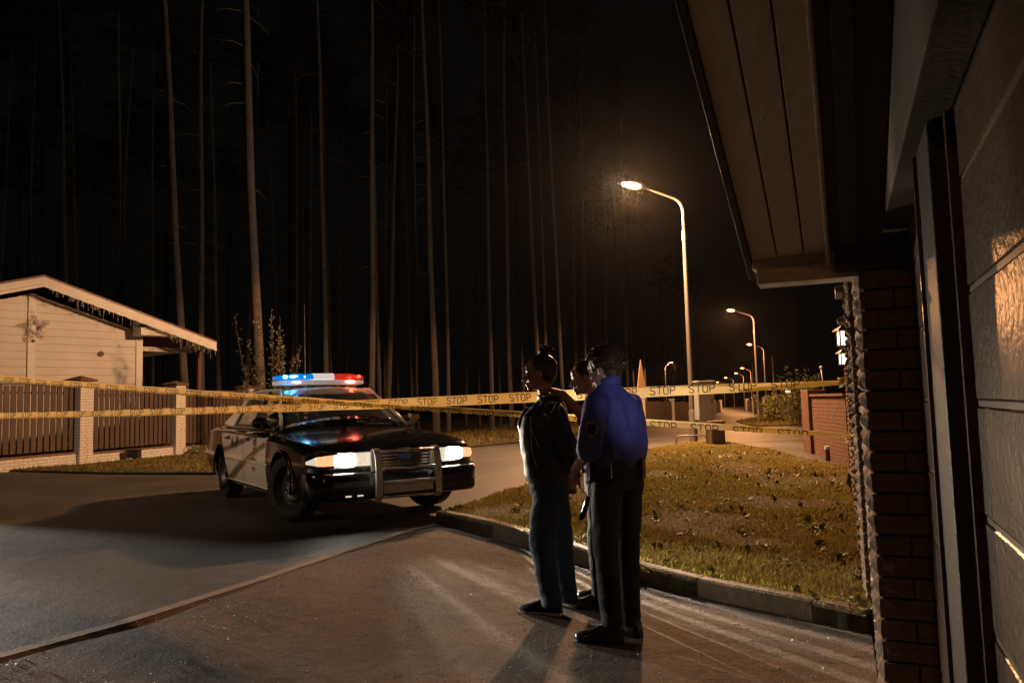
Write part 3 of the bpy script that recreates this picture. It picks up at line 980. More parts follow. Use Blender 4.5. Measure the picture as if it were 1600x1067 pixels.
b = at(1119, 680, 18.6); g = gz(b.x, b.y)
bx2 = empty('junction_box', (b.x, b.y, g), R(12), label='low brown metal box standing in grass right of the grey cabinet', cat='box')
zt = at(1119, 659, 18.6).z - g
m = MB(); m.box((0, 0, zt / 2 - .05), (.34, .26, zt + .1)); m.build('body', M['boxbrown'], bx2, bevel=.01)
m = MB(); m.box((0, 0, zt + .012), (.38, .3, .025)); m.build('lid', M['boxbrown'], bx2, bevel=.006)
m = MB(); m.box((0, -.136, zt / 2), (.28, .01, zt * .8)); m.build('panel', M['boxbrown'], bx2, bevel=.003)

# hoop rail at the foot of the big lamp
b = gp(1078, 697)
m = MB(); w = .45
m.tube([(-.42, 0, 0), (-.40, 0, .22), (-.34, 0, .27), (.3, 0, .27), (.36, 0, .24), (.38, 0, 0)], .018, 8)
o = m.build('hoop_rail', M['steel'], smooth=True); o.location = (b.x, b.y - .3, gz(b.x, b.y) + .02)
tag(o, 'low metal hoop rail at the foot of the tall lamp pole', 'rail')

# triangular road sign seen almost edge on, lit orange
b = at(1002, 640, 26); g = gz(b.x, b.y)
sg = empty('road_sign', (b.x, b.y, g), label='narrow triangular road sign seen nearly edge on behind the tape', cat='road sign')
zt = at(1000, 562, 26).z - g; zb = at(1000, 604, 26).z - g
MB().tube([(0, 0, 0), (0, 0, zb + .05)], .03, 8).build('post', M['steel'], sg, smooth=True)
m = MB(); wv = .42
rot = Matrix.Rotation(R(62), 3, 'Z')
tri = [(-wv, zb), (wv, zb), (0, zt)]
m.loft([[rot @ Vector((x, yy, z)) for x, z in tri] for yy in (-.05, -.035)])
m.build('plate', mat('sign_back', (.5, .3, .16), .6, noise_s=5), sg)

# ------------------------------------------------------------ distant fences and houses by the far road
def board_run(name, A, B, h, n, label, mtl, post_mtl=None):
    A = Vector(A); B = Vector(B)
    root = empty(name, (A.x, A.y, gz(A.x, A.y)), label=label, cat='fence')
    d = (B - A).normalized(); L_ = (B - A).length; nn = Vector((-d.y, d.x))
    m = MB()
    for k in range(n):
        c = A + d * (L_ * (k + .5) / n); w = L_ / n * .9
        g = gz(c.x, c.y)
        th = .03 if k % 2 else .05
        m.loft([[(c.x + d.x * sx * w / 2 + nn.x * sy * th, c.y + d.y * sx * w / 2 + nn.y * sy * th, z) for sx, sy in ((-1, -1), (1, -1), (1, 1), (-1, 1))] for z in (g, g + h + random.uniform(-.03, .03))])
    rel(m, root).build('board_panel', mtl, root)
    np_ = max(2, n // 12)
    for k in range(np_ + 1):
        c = A + d * (L_ * k / np_); g = gz(c.x, c.y)
        m = MB(); m.box((c.x, c.y, g + (h + .15) / 2), (.4, .4, h + .15)); m.box((c.x, c.y, g + h + .2), (.5, .5, .08))
        rel(m, root).build('post', post_mtl or M['whitebrick'], root)
    return root
def a2(px, Y): return at(px, 640, Y).to_2d()
board_run('far_fence', a2(1003, 52), a2(1082, 74), 1.7, 30, 'dim board fence with lit posts across the far left of the road', M['fencebrown'])
board_run('far_fence', a2(1100, 78), a2(1126, 120), 1.6, 30, 'distant fence at the left side of the receding road', M['fencebrown'])
board_run('far_fence', a2(1168, 120), a2(1196, 78), 1.7, 30, 'distant fence on the right side of the receding road', M['fencebrown'])
board_run('far_fence', a2(1200, 70), a2(1262, 46), 1.8, 40, 'fence of orange and brown panels right of the third lamp', mat('orange_panel', (.2, .1, .05), .7, noise_s=1.5, col2=(.08, .045, .03)))
gar_w = MB()

# ------------------------------------------------------------ trees
def pine_mesh(seed, H=25, r0=.17, lean=0.0):
    rnd = random.Random(seed)
    m = MB()
    pts, rad = [], []
    ph = rnd.uniform(0, 6)
    for i in range(11):
        t = i / 10
        pts.append((lean * H * t + .10 * math.sin(t * 5 + ph) + .05 * math.sin(t * 13 + ph), .08 * math.cos(t * 4 + ph), H * t - .3))
        rad.append(r0 * (1.22 - .2 * min(1, t * 10)) * (1 - .72 * t) if t > 0 else r0 * 1.35)
    m.tube(pts, rad, 12)
    for k in range(16):   # dead branch stubs
        z = rnd.uniform(.22, .68) * H
        t = z / H
        a = rnd.uniform(0, 6.28); L_ = rnd.uniform(.25, 1.5)
        c = Vector((lean * z + .10 * math.sin(t * 5 + ph), 0, z))
        d = Vector((math.cos(a), math.sin(a), rnd.uniform(-.35, .1)))
        m.tube([c, c + d * L_ * .6, c + d * L_ + Vector((0, 0, -.15 * L_))], [.022, .014, .006], 5)
    f = MB()
    vs, fs = [], []
    nl = 0
    for k in range(30):   # limbs with needle clumps
        t = rnd.uniform(.78, 1.0); z = t * H
        a = rnd.uniform(0, 6.28); L_ = (1.12 - t) * 6.5 * rnd.uniform(.5, 1.1) + .4
        c = Vector((lean * z, 0, z - .3))
        d = Vector((math.cos(a), math.sin(a), rnd.uniform(-.1, .45)))
        m.tube([c, c + d * L_], [.05 * (1.3 - t), .01], 5)
        for q in range(34):
            u = rnd.uniform(.25, 1.08)
            p = c + d * (L_ * u) + Vector((rnd.gauss(0, .32), rnd.gauss(0, .32), rnd.gauss(0, .2)))
            for w_ in range(2):
                x = Vector((rnd.gauss(0, 1), rnd.gauss(0, 1), rnd.gauss(0, .6))).normalized() * rnd.uniform(.12, .3)
                y = x.cross(Vector((rnd.gauss(0, 1), rnd.gauss(0, 1), 1))).normalized() * .05
                o = len(vs)
                vs += [p - y, p + y, p + x + y * .4, p + x - y * .4]
                fs.append((o, o + 1, o + 2, o + 3))
    f.v = [Vector(v) for v in vs]; f.f = fs; f.m = [0] * len(fs)
    return m, f
protos = []
for i in range(5):
    tm, cm = pine_mesh(100 + i, H=30 + i * 1.2)
    def mk(mb, nm, mt):
        me = bpy.data.meshes.new(nm)
        me.from_pydata([tuple(v) for v in mb.v], [], mb.f); me.materials.append(mt)
        me.polygons.foreach_set('use_smooth', [True] * len(me.polygons)) if nm == 'trunk' else None
        return me
    protos.append((mk(tm, 'trunk', M['bark']), mk(cm, 'crown', M['needle'])))
trees = [  # px at ground, distance, radius, lean(px top offset), label
    (286, 31, .17, -.040, 'thick pine trunk rising just left of the house eave tip'),
    (320, 36, .15, -.012, 'pine trunk directly above the tip of the house eave'),
    (400, 28, .20, -.02, 'thickest lit pine trunk, rising behind the leafy bush'),
    (509, 40, .15, -.012, 'pale pine trunk rising behind the car roof light bar'),
    (579, 37, .16, .012, 'warm lit pine trunk right of the red roof light'),
    (590, 46, .13, 0, 'thinner pine trunk close beside the warm lit one right of the light bar'),
    (652, 45, .12, .005, 'slim pine trunk left of the wide dim one above the car bonnet'),
    (676, 41, .18, .0, 'wide dim pine trunk above the right side of the car bonnet'),
    (106, 44, .15, -.03, 'pine trunk left of the house ridge line over the fence'),
    (124, 50, .12, -.035, 'leaning thin pine trunk above the house roof slope'),
    (190, 42, .17, -.01, 'straight pine trunk above the middle of the house roof'),
    (882, 44, .10, -.02, 'thin lit pine trunk between the bun haired man and the officers'),
]
rnd = random.Random(5)
for i, (px, Y, r0, ln, lb) in enumerate(trees):
    b = at(px, 600, Y)
    pm = protos[i % 5]
    t = empty('pine_tree', (b.x, b.y, gz(b.x, b.y)), rnd.uniform(-.2, .2), label=lb, cat='pine tree', group='pine trees of the wood behind the road')
    s_ = r0 / .17
    for me, nm in ((pm[0], 'trunk'), (pm[1], 'crown')):
        o = bpy.data.objects.new(nm, me); COL.objects.link(o); o.parent = t
        o.scale = (s_, s_, 1) if nm == 'trunk' else (1, 1, 1)
    t.rotation_euler.y = ln
dim = []
for k in range(62):
    for _ in range(60):
        px = rnd.uniform(-40, 1010) if k < 56 else rnd.uniform(1010, 1330)
        Y = rnd.uniform(42, 80) if px < 860 else rnd.uniform(52, 100)
        if px > 1010: Y = rnd.uniform(150, 190)
        if all(abs(px - q) > 9 for q, _ in dim) and all(abs(px - q[0]) > 9 for q in trees): break
    dim.append((px, Y))
dim.sort()
side = lambda px: ('above the house roof' if px < 240 else 'between house and car roof' if px < 420 else 'above the police car' if px < 720 else 'between car and the handcuffed man' if px < 830 else 'behind the three people' if px < 1010 else 'beyond the far end of the road')
for k, (px, Y) in enumerate(dim):
    b = at(px, 600, Y); pm = protos[k % 5]
    t = empty('pine_tree', (b.x, b.y, gz(b.x, b.y)), rnd.uniform(0, 6.28),
              label='dim pine trunk deep in the dark wood, %s' % side(px), cat='pine tree', group='dim pine trunks ' + side(px))
    s_ = rnd.uniform(.55, 1.05)
    for me, nm in ((pm[0], 'trunk'), (pm[1], 'crown')):
        o = bpy.data.objects.new(nm, me); COL.objects.link(o); o.parent = t
        if nm == 'trunk': o.scale = (s_, s_, 1)
    t.rotation_euler.y = rnd.uniform(-.035, .03)

# leafy bush behind the fence near the car: several upright leafy shoots
def bush(name, root_loc, shoots, label, cat, mt, leaf=.07, per=90, seed=1, spread=.16):
    rn = random.Random(seed)
    root = empty(name, root_loc, label=label, cat=cat)
    st = MB(); vs, fs = [], []
    for (dx, dy, h) in shoots:
        base = Vector((dx * .35, dy * .35, 0)); tip = Vector((dx, dy, h))
        mid = base.lerp(tip, .5) + Vector((rn.uniform(-.08, .08), rn.uniform(-.08, .08), 0))
        st.tube([base, mid, tip], [.018, .012, .004], 5)
        for q in range(per):
            t = rn.uniform(.18, 1.0)
            c = base.lerp(mid, t * 2) if t < .5 else mid.lerp(tip, t * 2 - 1)
            sp = spread * (1.15 - t)
            p = c + Vector((rn.gauss(0, sp), rn.gauss(0, sp), rn.gauss(0, .05)))
            ax = Vector((rn.gauss(0, 1), rn.gauss(0, 1), rn.gauss(.5, .6))).normalized() * leaf * rn.uniform(.6, 1.3)
            sd = ax.cross(Vector((rn.gauss(0, 1), rn.gauss(0, 1), rn.gauss(0, 1)))).normalized() * leaf * .3
            o = len(vs)
            vs += [p, p + ax * .5 + sd, p + ax, p + ax * .5 - sd]
            fs.append((o, o + 1, o + 2, o + 3))
    st.build('stem', M['twig'], root)
    f = MB(); f.v = vs; f.f = fs; f.m = [0] * len(fs)
    f.build('foliage', mt, root)
    return root
b = at(425, 600, 24.0); g = gz(b.x, b.y)
sh = []
def shoot(px, py, Y=24.0):
    q = at(px, py, Y) - Vector((b.x, b.y, g)); sh.append((q.x, q.y + random.uniform(-.4, .4), q.z))
for px, py in ((407, 470), (430, 488), (441, 498), (446, 527), (372, 497), (390, 533), (470, 540), (456, 552), (420, 510), (436, 512), (400, 560), (412, 548), (448, 545), (428, 540), (385, 570)):
    shoot(px, py)
bush('leafy_bush', (b.x, b.y, g), sh, 'tall leafy bush behind the fence end, lit above the blue roof light', 'bush', M['bushleaf'], leaf=.085, per=120, seed=3, spread=.13)
# dark garden bushes near the globe lamp
b = at(1250, 640, 40); g = gz(b.x, b.y)
rs = random.Random(8)
bush('garden_bush', (b.x, b.y, g), [(rs.uniform(-1, 1), rs.uniform(-1, 1), rs.uniform(1.5, 3.1)) for _ in range(22)], 'dark garden bush right of the globe lamp, by the brick wall', 'bush', M['leafl'], leaf=.16, per=70, seed=9, spread=.4)
b = at(1211, 640, 50); g = gz(b.x, b.y)
bush('garden_bush', (b.x, b.y, g), [(rs.uniform(-1.2, 1.2), rs.uniform(-1, 1), rs.uniform(1.2, 2.1)) for _ in range(18)], 'low dark garden bush left of the globe lamp', 'bush', M['leafl'], leaf=.16, per=60, seed=10, spread=.4)
p = fpos(4.0) + fn * .5
bush('low_shrub', (p.x, p.y, gz(*p)), [(rs.uniform(-.3, .3), rs.uniform(-.3, .3), rs.uniform(.15, .3)) for _ in range(12)], 'small low shrub at the foot of the middle white brick post', 'shrub', M['leafl'], leaf=.06, per=40, seed=12, spread=.12)
# ------------------------------------------------------------ police car
M['carblack'] = mat('black_car_paint', (.010, .010, .011), .16, coat=.3, noise_s=3, noise_a=.2)
M['carwhite'] = mat('white_car_paint', (.76, .71, .64), .3, coat=.5, noise_s=2, noise_a=.06)
M['chrome'] = mat('chrome', (.62, .62, .62), .15, metal=1)
M['barsteel'] = mat('satin_push_bar', (.55, .54, .52), .5, metal=.3, noise_s=20, noise_a=.15)
M['rubber'] = mat('tyre_rubber', (.018, .017, .016), .8, noise_s=30, bump=.4)
M['rim'] = mat('steel_rim', (.045, .045, .045), .4, metal=.6)
M['hub'] = mat('hub_cap', (.55, .5, .45), .25, metal=1)
M['glass'] = mat('tinted_glass', (.55, .6, .58), .03, trans=.92)
M['seat'] = mat('seat_cloth', (.035, .033, .03), .9)
M['headlamp'] = mat('lit_headlamp', (1, .95, .85), .2, emis=(1, .93, .78), emis_s=60)
M['headclear'] = mat('clear_glass_glow', (.75, .72, .66), .12, metal=.6, noise_s=40, col2=(.25, .24, .22), emis=(1, .85, .65), emis_s=.7)  # slight emission stands in for headlamp glare on the clear glass
M['amber'] = mat('amber_lamp', (.9, .4, .18), .2, noise_s=18, col2=(.5, .16, .06), emis=(1, .36, .17), emis_s=1.6)
M['blue'] = mat('blue_lens', (.01, .10, .5), .12, coat=.5, noise_s=14, col2=(.0, .03, .2), emis=(.0, .28, .95), emis_s=.8)
M['bluehot'] = mat('blue_bulb', (.2, .7, 1), .2, emis=(.12, .72, 1), emis_s=9)
M['red'] = mat('red_lens', (.6, .03, .02), .12, coat=.5, noise_s=16, col2=(.28, .005, .005), emis=(1, .04, .02), emis_s=.5)
M['redhot'] = mat('red_bulb', (1, .4, .3), .2, emis=(1, .25, .16), emis_s=6)
M['lens'] = mat('clear_bar_lens', (.75, .7, .66), .15, metal=.35, noise_s=22, col2=(.3, .27, .25), emis=(1, .9, .85), emis_s=.22)
M['lenswhite'] = mat('white_bar_lens', (.85, .8, .78), .25, emis=(1, .93, .88), emis_s=.55)
M['badge'] = mat('door_badge', (.10, .075, .06), .5)
M['markred'] = mat('marking_red', (.16, .04, .04), .5)
M['oval'] = mat('blue_oval', (.03, .08, .35), .3, emis=None)

CARZ = gz(-2.5, 10.2) + .004
HEAD = R(-57)
car = empty('police_car', (-2.543, 10.22, CARZ), HEAD, label='black and white police car with glowing headlights and a blue and red roof light bar', cat='police car')
car.scale = (1, 1, 1.045)
prof = [  # x, half width, shoulder z, centre z, bottom z
    (2.47, .70, .72, .745, .34), (2.45, .80, .74, .765, .30), (2.40, .87, .76, .79, .27), (2.30, .915, .78, .82, .25), (2.10, .945, .80, .85, .23),
    (1.80, .965, .825, .885, .22), (1.455, .98, .845, .915, .22), (1.05, .985, .87, .945, .21), (.72, .985, .90, .965, .20), (.45, .985, .915, .96, .20),
    (0, .985, .925, .95, .20), (-.6, .985, .935, .955, .20), (-1.2, .985, .95, .97, .20), (-1.5, .98, .955, 1.0, .20), (-1.85, .97, .955, 1.03, .22),
    (-2.3, .95, .94, 1.02, .25), (-2.62, .92, .90, .98, .28), (-2.78, .88, .85, .92, .31), (-2.85, .80, .78, .84, .36)]
def ring(x, W, B, H, G):
    half = [(0, G), (W * .6, G), (W - .14, G + .005), (W - .06, G + .05), (W - .025, G + .13), (W - .004, .46), (W, .58), (W - .004, .68), (W - .012, .72),
            (W - .02, B - .055), (W - .05, B - .018), (W - .11, B + .004), (W * .72, B + (H - B) * .45), (W * .5, B + (H - B) * .75), (W * .25, B + (H - B) * .95), (0, H)]
    if B < .75:
        half = [(y, min(z, B + (H - B) * (1 - y / W)) if z > B - .06 and i > 7 else min(z, B - .06 + .004 * i)) for i, (y, z) in enumerate(half)]
    full = [(y, z) for y, z in half] + [(-y, z) for y, z in half[-2:0:-1]]
    return [Vector((x, y, z)) for y, z in full]
def interp(x):
    for a, b in zip(prof, prof[1:]):
        if b[0] <= x <= a[0]:
            t = (x - a[0]) / (b[0] - a[0])
            return tuple(a[k] + (b[k] - a[k]) * t for k in range(1, 5))
    return prof[0][1:] if x > prof[0][0] else prof[-1][1:]
m = MB()
xs = sorted(set([p[0] for p in prof] + [2.2, 1.95, 1.62, 1.25, .9, .6, .2, -.3, -.9, -1.35, -1.68, -2.05, -2.45]), reverse=True)
m.loft([ring(x, *interp(x)) for x in xs])
body = m.build('body', M['carblack'], car, smooth=False, merge=True)
cut = MB()
for ax in (1.455, -1.455):
    for sy in (-1, 1):
        cut.tube([(ax, sy * .62, .33), (ax, sy * 1.2, .33)], .385, 28)
        cut.box((ax, sy * .91, .1), (.77, .58, .46))
cutter = cut.build('wheel_cutter', M['black'], None)
cutter.parent = None
cutter.matrix_world = Matrix.Translation(car.location) @ Matrix.Rotation(HEAD, 4, 'Z') @ Matrix.Diagonal((1, 1, 1.045, 1))
bpy.context.view_layer.update()
md = body.modifiers.new('arches', 'BOOLEAN'); md.operation = 'DIFFERENCE'; md.solver = 'EXACT'; md.use_self = True; md.object = cutter
bake(body)
bpy.data.objects.remove(cutter, do_unlink=True)
body.data.polygons.foreach_set('use_smooth', [True] * len(body.data.polygons))
body.data.set_sharp_from_angle(angle=R(32))

def side_patch(x0, x1, z0, z1, sy, off, slant0=0, slant1=0, arch=None):
    """thin panel following the flank; slants tilt its vertical edges, arch trims it round a wheel"""
    nx, nz = 18, 10
    vs = []
    for j in range(nz + 1):
        z = z0 + (z1 - z0) * j / nz
        xa = x0 + slant0 * j / nz; xb = x1 + slant1 * j / nz
        if arch:
            c, r = arch
            if abs(z - .33) < r:
                w = math.sqrt(r * r - (z - .33) ** 2)
                if c > (x0 + x1) / 2: xb = min(xb, c - w)
                else: xa = max(xa, c + w)
        for i in range(nx + 1):
            x = xa + (xb - xa) * i / nx
            W, B, H, G = interp(x)
            pts = [(W - .14, G + .005), (W - .06, G + .05), (W - .025, G + .13), (W - .004, .46), (W, .58), (W - .004, .68), (W - .012, .72), (W - .02, B - .055), (W - .05, B - .018), (W - .11, B + .004)]
            y = pts[0][0]
            for (ya, za), (yb, zb_) in zip(pts, pts[1:]):
                if za <= z <= zb_: y = ya + (yb - ya) * (z - za) / (zb_ - za)
            if z > pts[-1][1]: y = pts[-1][0]
            vs.append(Vector((x, sy * (y + off), z)))
    mm = MB()
    fs = [(j * (nx + 1) + i, j * (nx + 1) + i + 1, (j + 1) * (nx + 1) + i + 1, (j + 1) * (nx + 1) + i) for j in range(nz) for i in range(nx)]
    n0 = len(vs)
    mm.add(vs, fs)
    # thickness
    mm.add([v - Vector((0, sy * .03, 0)) for v in vs], [f[::-1] for f in fs])
    rim = list(range(nx + 1)) + [(j) * (nx + 1) + nx for j in range(1, nz + 1)] + [nz * (nx + 1) + i for i in range(nx - 1, -1, -1)] + [j * (nx + 1) for j in range(nz - 1, 0, -1)]
    for q in range(len(rim)):
        a, b = rim[q], rim[(q + 1) % len(rim)]
        mm.f.append([a, b, b + n0, a + n0]); mm.m.append(0)
    return mm
def on_side(x, z, sy, off):
    W, B, H, G = interp(x)
    y = W - .004 + (.004 if .5 < z < .65 else 0) if z < .72 else W - .012 - (z - .72) * .05
    if z > .85: y = W - .04
    return Vector((x, sy * (y + off), z))
for sy in (-1, 1):
    fdm = side_patch(-.12, .90, .235, .905, sy, .006, .0, .0)
    fdoor = fdm.build('front_door', M['carwhite'], car, smooth=True, sharp=40, merge=True)
    rdm = side_patch(-1.12, -.135, .235, .92, sy, .006, -.30, 0, arch=(-1.455, .40))
    rdoor = rdm.build('rear_door', M['carwhite'], car, smooth=True, sharp=40, merge=True)
    for x, dr_ in ((.02, fdoor), (-1.0, rdoor)):
        h = MB(); h.box(on_side(x, .82, sy, .03), (.17, .02, .035)); h.box(on_side(x, .82, sy, .008), (.21, .02, .06))
        h.build('door_handle', M['chrome'], dr_, bevel=.008)
    # body side moulding
    h = MB(); h.tube([on_side(x, .56, sy, .012) for x in (1.0 + .0, .5, 0, -.5, -1.0)], .016, 8, flat=1.0)
    h.build('side_moulding', M['carwhite'], car, smooth=True)
    h = MB(); h.tube([on_side(x, .30, sy, .0) for x in (1.02, .5, 0, -.5, -1.0)], .012, 8); h.build('sill_trim', M['carwhite'], car, smooth=True)
    # badge and unit marks
    bd = MB()
    for (cx_, rr_, zz_, rz1) in ((.40, .085, .80, .095),):
        n = 22
        outer = [on_side(cx_ + rr_ * math.cos(q), zz_ + rz1 * math.sin(q), sy, .016) for q in [6.283 * k / n for k in range(n)]]
        inner = [on_side(cx_ + rr_ * .8 * math.cos(q), zz_ + rz1 * .82 * math.sin(q), sy, .018) for q in [6.283 * k / n for k in range(n)]]
        bd.loft([outer, inner], cap=False)
        core = [on_side(cx_ + rr_ * .5 * math.cos(q), zz_ + rz1 * .55 * math.sin(q), sy, .017) for q in [6.283 * k / 5 + 1.57 for k in range(5)]]
        cc = on_side(cx_, zz_, sy, .019)
        bd.add(core + [cc], [(k, (k + 1) % 5, 5) for k in range(5)])
    bd.build('badge', M['badge'], fdoor)
    bk = MB()
    for z_, w_, h_ in ((.60, .20, .030), (.555, .17, .016), (.50, .13, .026), (.47, .10, .012)):
        for q in range(5):
            x_ = .40 - w_ / 2 + w_ * (q + .5) / 5
            bk.add([on_side(x_ - w_ * .075, z_ - h_ / 2, sy, .022), on_side(x_ + w_ * .075, z_ - h_ / 2, sy, .022), on_side(x_ + w_ * .075, z_ + h_ / 2, sy, .022), on_side(x_ - w_ * .06, z_ + h_ / 2, sy, .022)], [(0, 1, 2, 3)])
    bk.build('door_lettering', M['markred'], fdoor)
    cu = bpy.data.curves.new('unit_number', 'FONT'); cu.body = 'K-9'; cu.size = .27; cu.align_x = 'CENTER'; cu.extrude = .001; cu.offset = .004
    to = bpy.data.objects.new('unit_number', cu); COL.objects.link(to)
    me = bpy.data.meshes.new_from_object(to.evaluated_get(bpy.context.evaluated_depsgraph_get()))
    bpy.data.objects.remove(to, do_unlink=True)
    me.materials.clear(); me.materials.append(M['badge'])
    for v in me.vertices:
        x = -.62 + v.co.x * (-sy if sy > 0 else 1) ; z = .70 + v.co.y
        q = on_side(x, z, sy, .010 + v.co.z)
        v.co = q
    uo = bpy.data.objects.new('unit_number', me); COL.objects.link(uo); uo.parent = rdoor
    # marker lamp + arch lip
    h = MB(); h.tube([(1.455 + .40 * math.cos(q), sy * (.985 if True else 0), .33 + .40 * math.sin(q)) for q in [R(-5 + 19 * k) for k in range(11)]], .014, 8)
    h.build('wheel_arch_lip', M['carblack'], car, smooth=True)
    h = MB(); h.tube([(-1.455 + .40 * math.cos(q), sy * .98, .33 + .40 * math.sin(q)) for q in [R(-5 + 19 * k) for k in range(11)]], .012, 8)
    h.build('wheel_arch_lip', M['carblack'], car, smooth=True)

# wheels
def wheel(loc, steer, side):
    w = empty('wheel', loc, steer); w.parent = car
    t = MB()
    prof_ = [(.215, .08), (.225, .105), (.27, .115), (.315, .108), (.336, .085), (.340, .04), (.340, -.04), (.336, -.085), (.315, -.108), (.27, -.115), (.225, -.105), (.215, -.08)]
    n = 36
    rings = [[Vector((r_ * math.cos(6.2832 * k / n), y, r_ * math.sin(6.2832 * k / n))) for r_, y in prof_] for k in range(n)]
    rings.append(rings[0])
    t.loft(rings, cap=False)
    t.build('tyre', M['rubber'], w, smooth=True, sharp=50)
    rm = MB()
    s = side
    P_ = [(.0, .02), (.05, .035), (.075, .03), (.10, .045), (.14, .05), (.165, .03), (.19, .045), (.212, .085), (.22, .09), (.22, -.09)]
    rings = [[Vector((r_ * math.cos(6.2832 * k / n), s * y, r_ * math.sin(6.2832 * k / n))) for k in range(n)] for r_, y in P_[1:]]
    rm.loft(rings, cap=False); rm.add(rings[0], [tuple(range(n))])
    rr = rm.build('rim', M['rim'], w, smooth=True, sharp=35)
    hc = MB(); hc.tube([(0, s * .03, 0), (0, s * .075, 0), (0, s * .085, 0)], [.062, .058, .03], 20)
    for k in range(5):
        a = 6.283 * k / 5; hc.tube([(.085 * math.cos(a), s * .03, .085 * math.sin(a)), (.085 * math.cos(a), s * .06, .085 * math.sin(a))], .011, 8)
    hc.build('hub', M['hub'], w, smooth=True, sharp=40)
    return w
ST = R(26)
wheel((1.455, -.82, .342), ST, -1); wheel((1.455, .82, .342), ST, 1)
wheel((-1.455, -.83, .342), 0, -1); wheel((-1.455, .83, .342), 0, 1)
h = MB(); h.box((0, 0, .36), (4.0, 1.1, .22)); h.build('underbody', M['black'], car)

# front: bumper, grille, lamps
def plan(y):   # nose x as a function of |y|
    y = abs(y)
    return 2.50 - .03 * (y / .6) ** 2 if y < .62 else 2.468 - (y - .62) * .12 - max(0, y - .78) ** 2 * 5
def nose_band(y0, y1, z0, z1, off, th=.03, n=14, rnd_=0.01, taper=0.0, soft=0.0):
    m_ = MB(); rings = []
    for i in range(n + 1):
        y = y0 + (y1 - y0) * i / n
        x = plan(y) + off
        e = (z1 - z0) * taper * i / n
        t_ = i / n; e += (z1 - z0) * soft * (max(0, 1 - t_ * 5) ** 2 + max(0, t_ * 5 - 4) ** 2)
        rings.append([Vector((x - th, y, z0 + e * .3)), Vector((x - rnd_, y, z0 + e * .3)), Vector((x, y, z0 + rnd_ + e * .3)), Vector((x, y, z1 - rnd_ - e)), Vector((x - rnd_, y, z1 - e)), Vector((x - th, y, z1 - e))])
    return m_.loft(rings)
nose_band(-.965, .965, .27, .535, .085, th=.22, n=40, rnd_=.035).build('bumper', M['carblack'], car, smooth=True, sharp=50)
nose_band(-.93, .93, .375, .40, .092, th=.03, n=40, rnd_=.004).build('bumper_strip', M['black'], car)
nose_band(-.34, .34, .575, .715, .0, th=.05).build('grille_recess', M['black'], car)
gr = empty('grille', (0, 0, 0)); gr.parent = car
for z in (.578, .608, .640, .672, .704):
    nose_band(-.335, .335, z, z + (.014 if z > .59 and z < .7 else .02), .022, th=.03, rnd_=.003).build('grille_bar', M['chrome'], gr)
for y in (-.2, -.07, .07, .2):
    h = MB(); h.box((plan(y) + .008, y, .645), (.02, .01, .12)); h.build('grille_slat', M['chrome'], gr)
h = MB(); n = 20
h.ell((plan(0) + .03, 0, .655), (.012, .075, .032)); h.build('grille_badge', M['oval'], car, smooth=True)
for sy in (-1, 1):
    hl = empty('headlight', (0, 0, 0)); hl.parent = car
    nose_band(sy * .36, sy * .52, .59, .72, .012, rnd_=.012).build('clear_glass', M['headclear'], hl, smooth=True, sharp=30)
    nose_band(sy * .522, sy * .725, .59, .72, .018, rnd_=.016, soft=.10).build('lit_lens', M['headlamp'], hl, smooth=True, sharp=30)
    nose_band(sy * .727, sy * .885, .60, .715, .014, rnd_=.012, taper=.2).build('amber_lens', M['amber'], hl, smooth=True, sharp=30)
    nose_band(sy * .887, sy * .955, .61, .69, .012, rnd_=.012, taper=.5).build('marker_lens', M['headclear'], hl, smooth=True, sharp=30)
    nose_band(sy * .36, sy * .90, .572, .585, .02, rnd_=.004).build('lamp_trim', M['chrome'], hl)
# license plate recess + lower grille
nose_band(-.30, .30, .285, .36, .098, th=.03, rnd_=.004).build('lower_grille', M['black'], car)
# push bar
pb = empty('push_bar', (0, 0, 0)); pb.parent = car
for sy in (-1, 1):
    y = sy * .335
    m_ = MB(); rings = []
    path = [(2.63, .25), (2.665, .30), (2.67, .45), (2.665, .60), (2.64, .70), (2.60, .745), (2.56, .755)]
    for x, z in path:
        rings.append([Vector((x - .012, y - .035, z)), Vector((x, y - .035, z)), Vector((x, y + .035, z)), Vector((x - .012, y + .035, z))])
    m_.loft(rings)
    rings = []
    for x, z in ((2.56, .756), (2.535, .74), (2.53, .66), (2.53, .52), (2.55, .51)):
        rings.append([Vector((x, y - .035, z)), Vector((x + .01, y - .035, z)), Vector((x + .01, y + .035, z)), Vector((x, y + .035, z))])
    m_.loft(rings)
    m_.box((2.60, y, .40), (.12, .02, .22))
    m_.build('upright', M['barsteel'], pb, bevel=.004)
for z, r_ in ((.725, .016), (.555, .018), (.42, .024), (.285, .016)):
    h = MB(); h.tube([(2.635, -.30, z), (2.64, .30, z)], r_, 10); h.build('cross_bar', M['chrome'] if r_ < .02 else M['barsteel'], pb, smooth=True)
h = MB(); h.box((2.632, 0, .37), (.02, .56, .10)); h.build('push_plate', M['barsteel'], pb, bevel=.006)
# tow / fog small chrome bits
for y in (-.62, -.50):
    h = MB(); h.box((plan(y) + .088, y, .315), (.015, .06, .012)); h.build('bumper_reflector', M['headclear'], car)

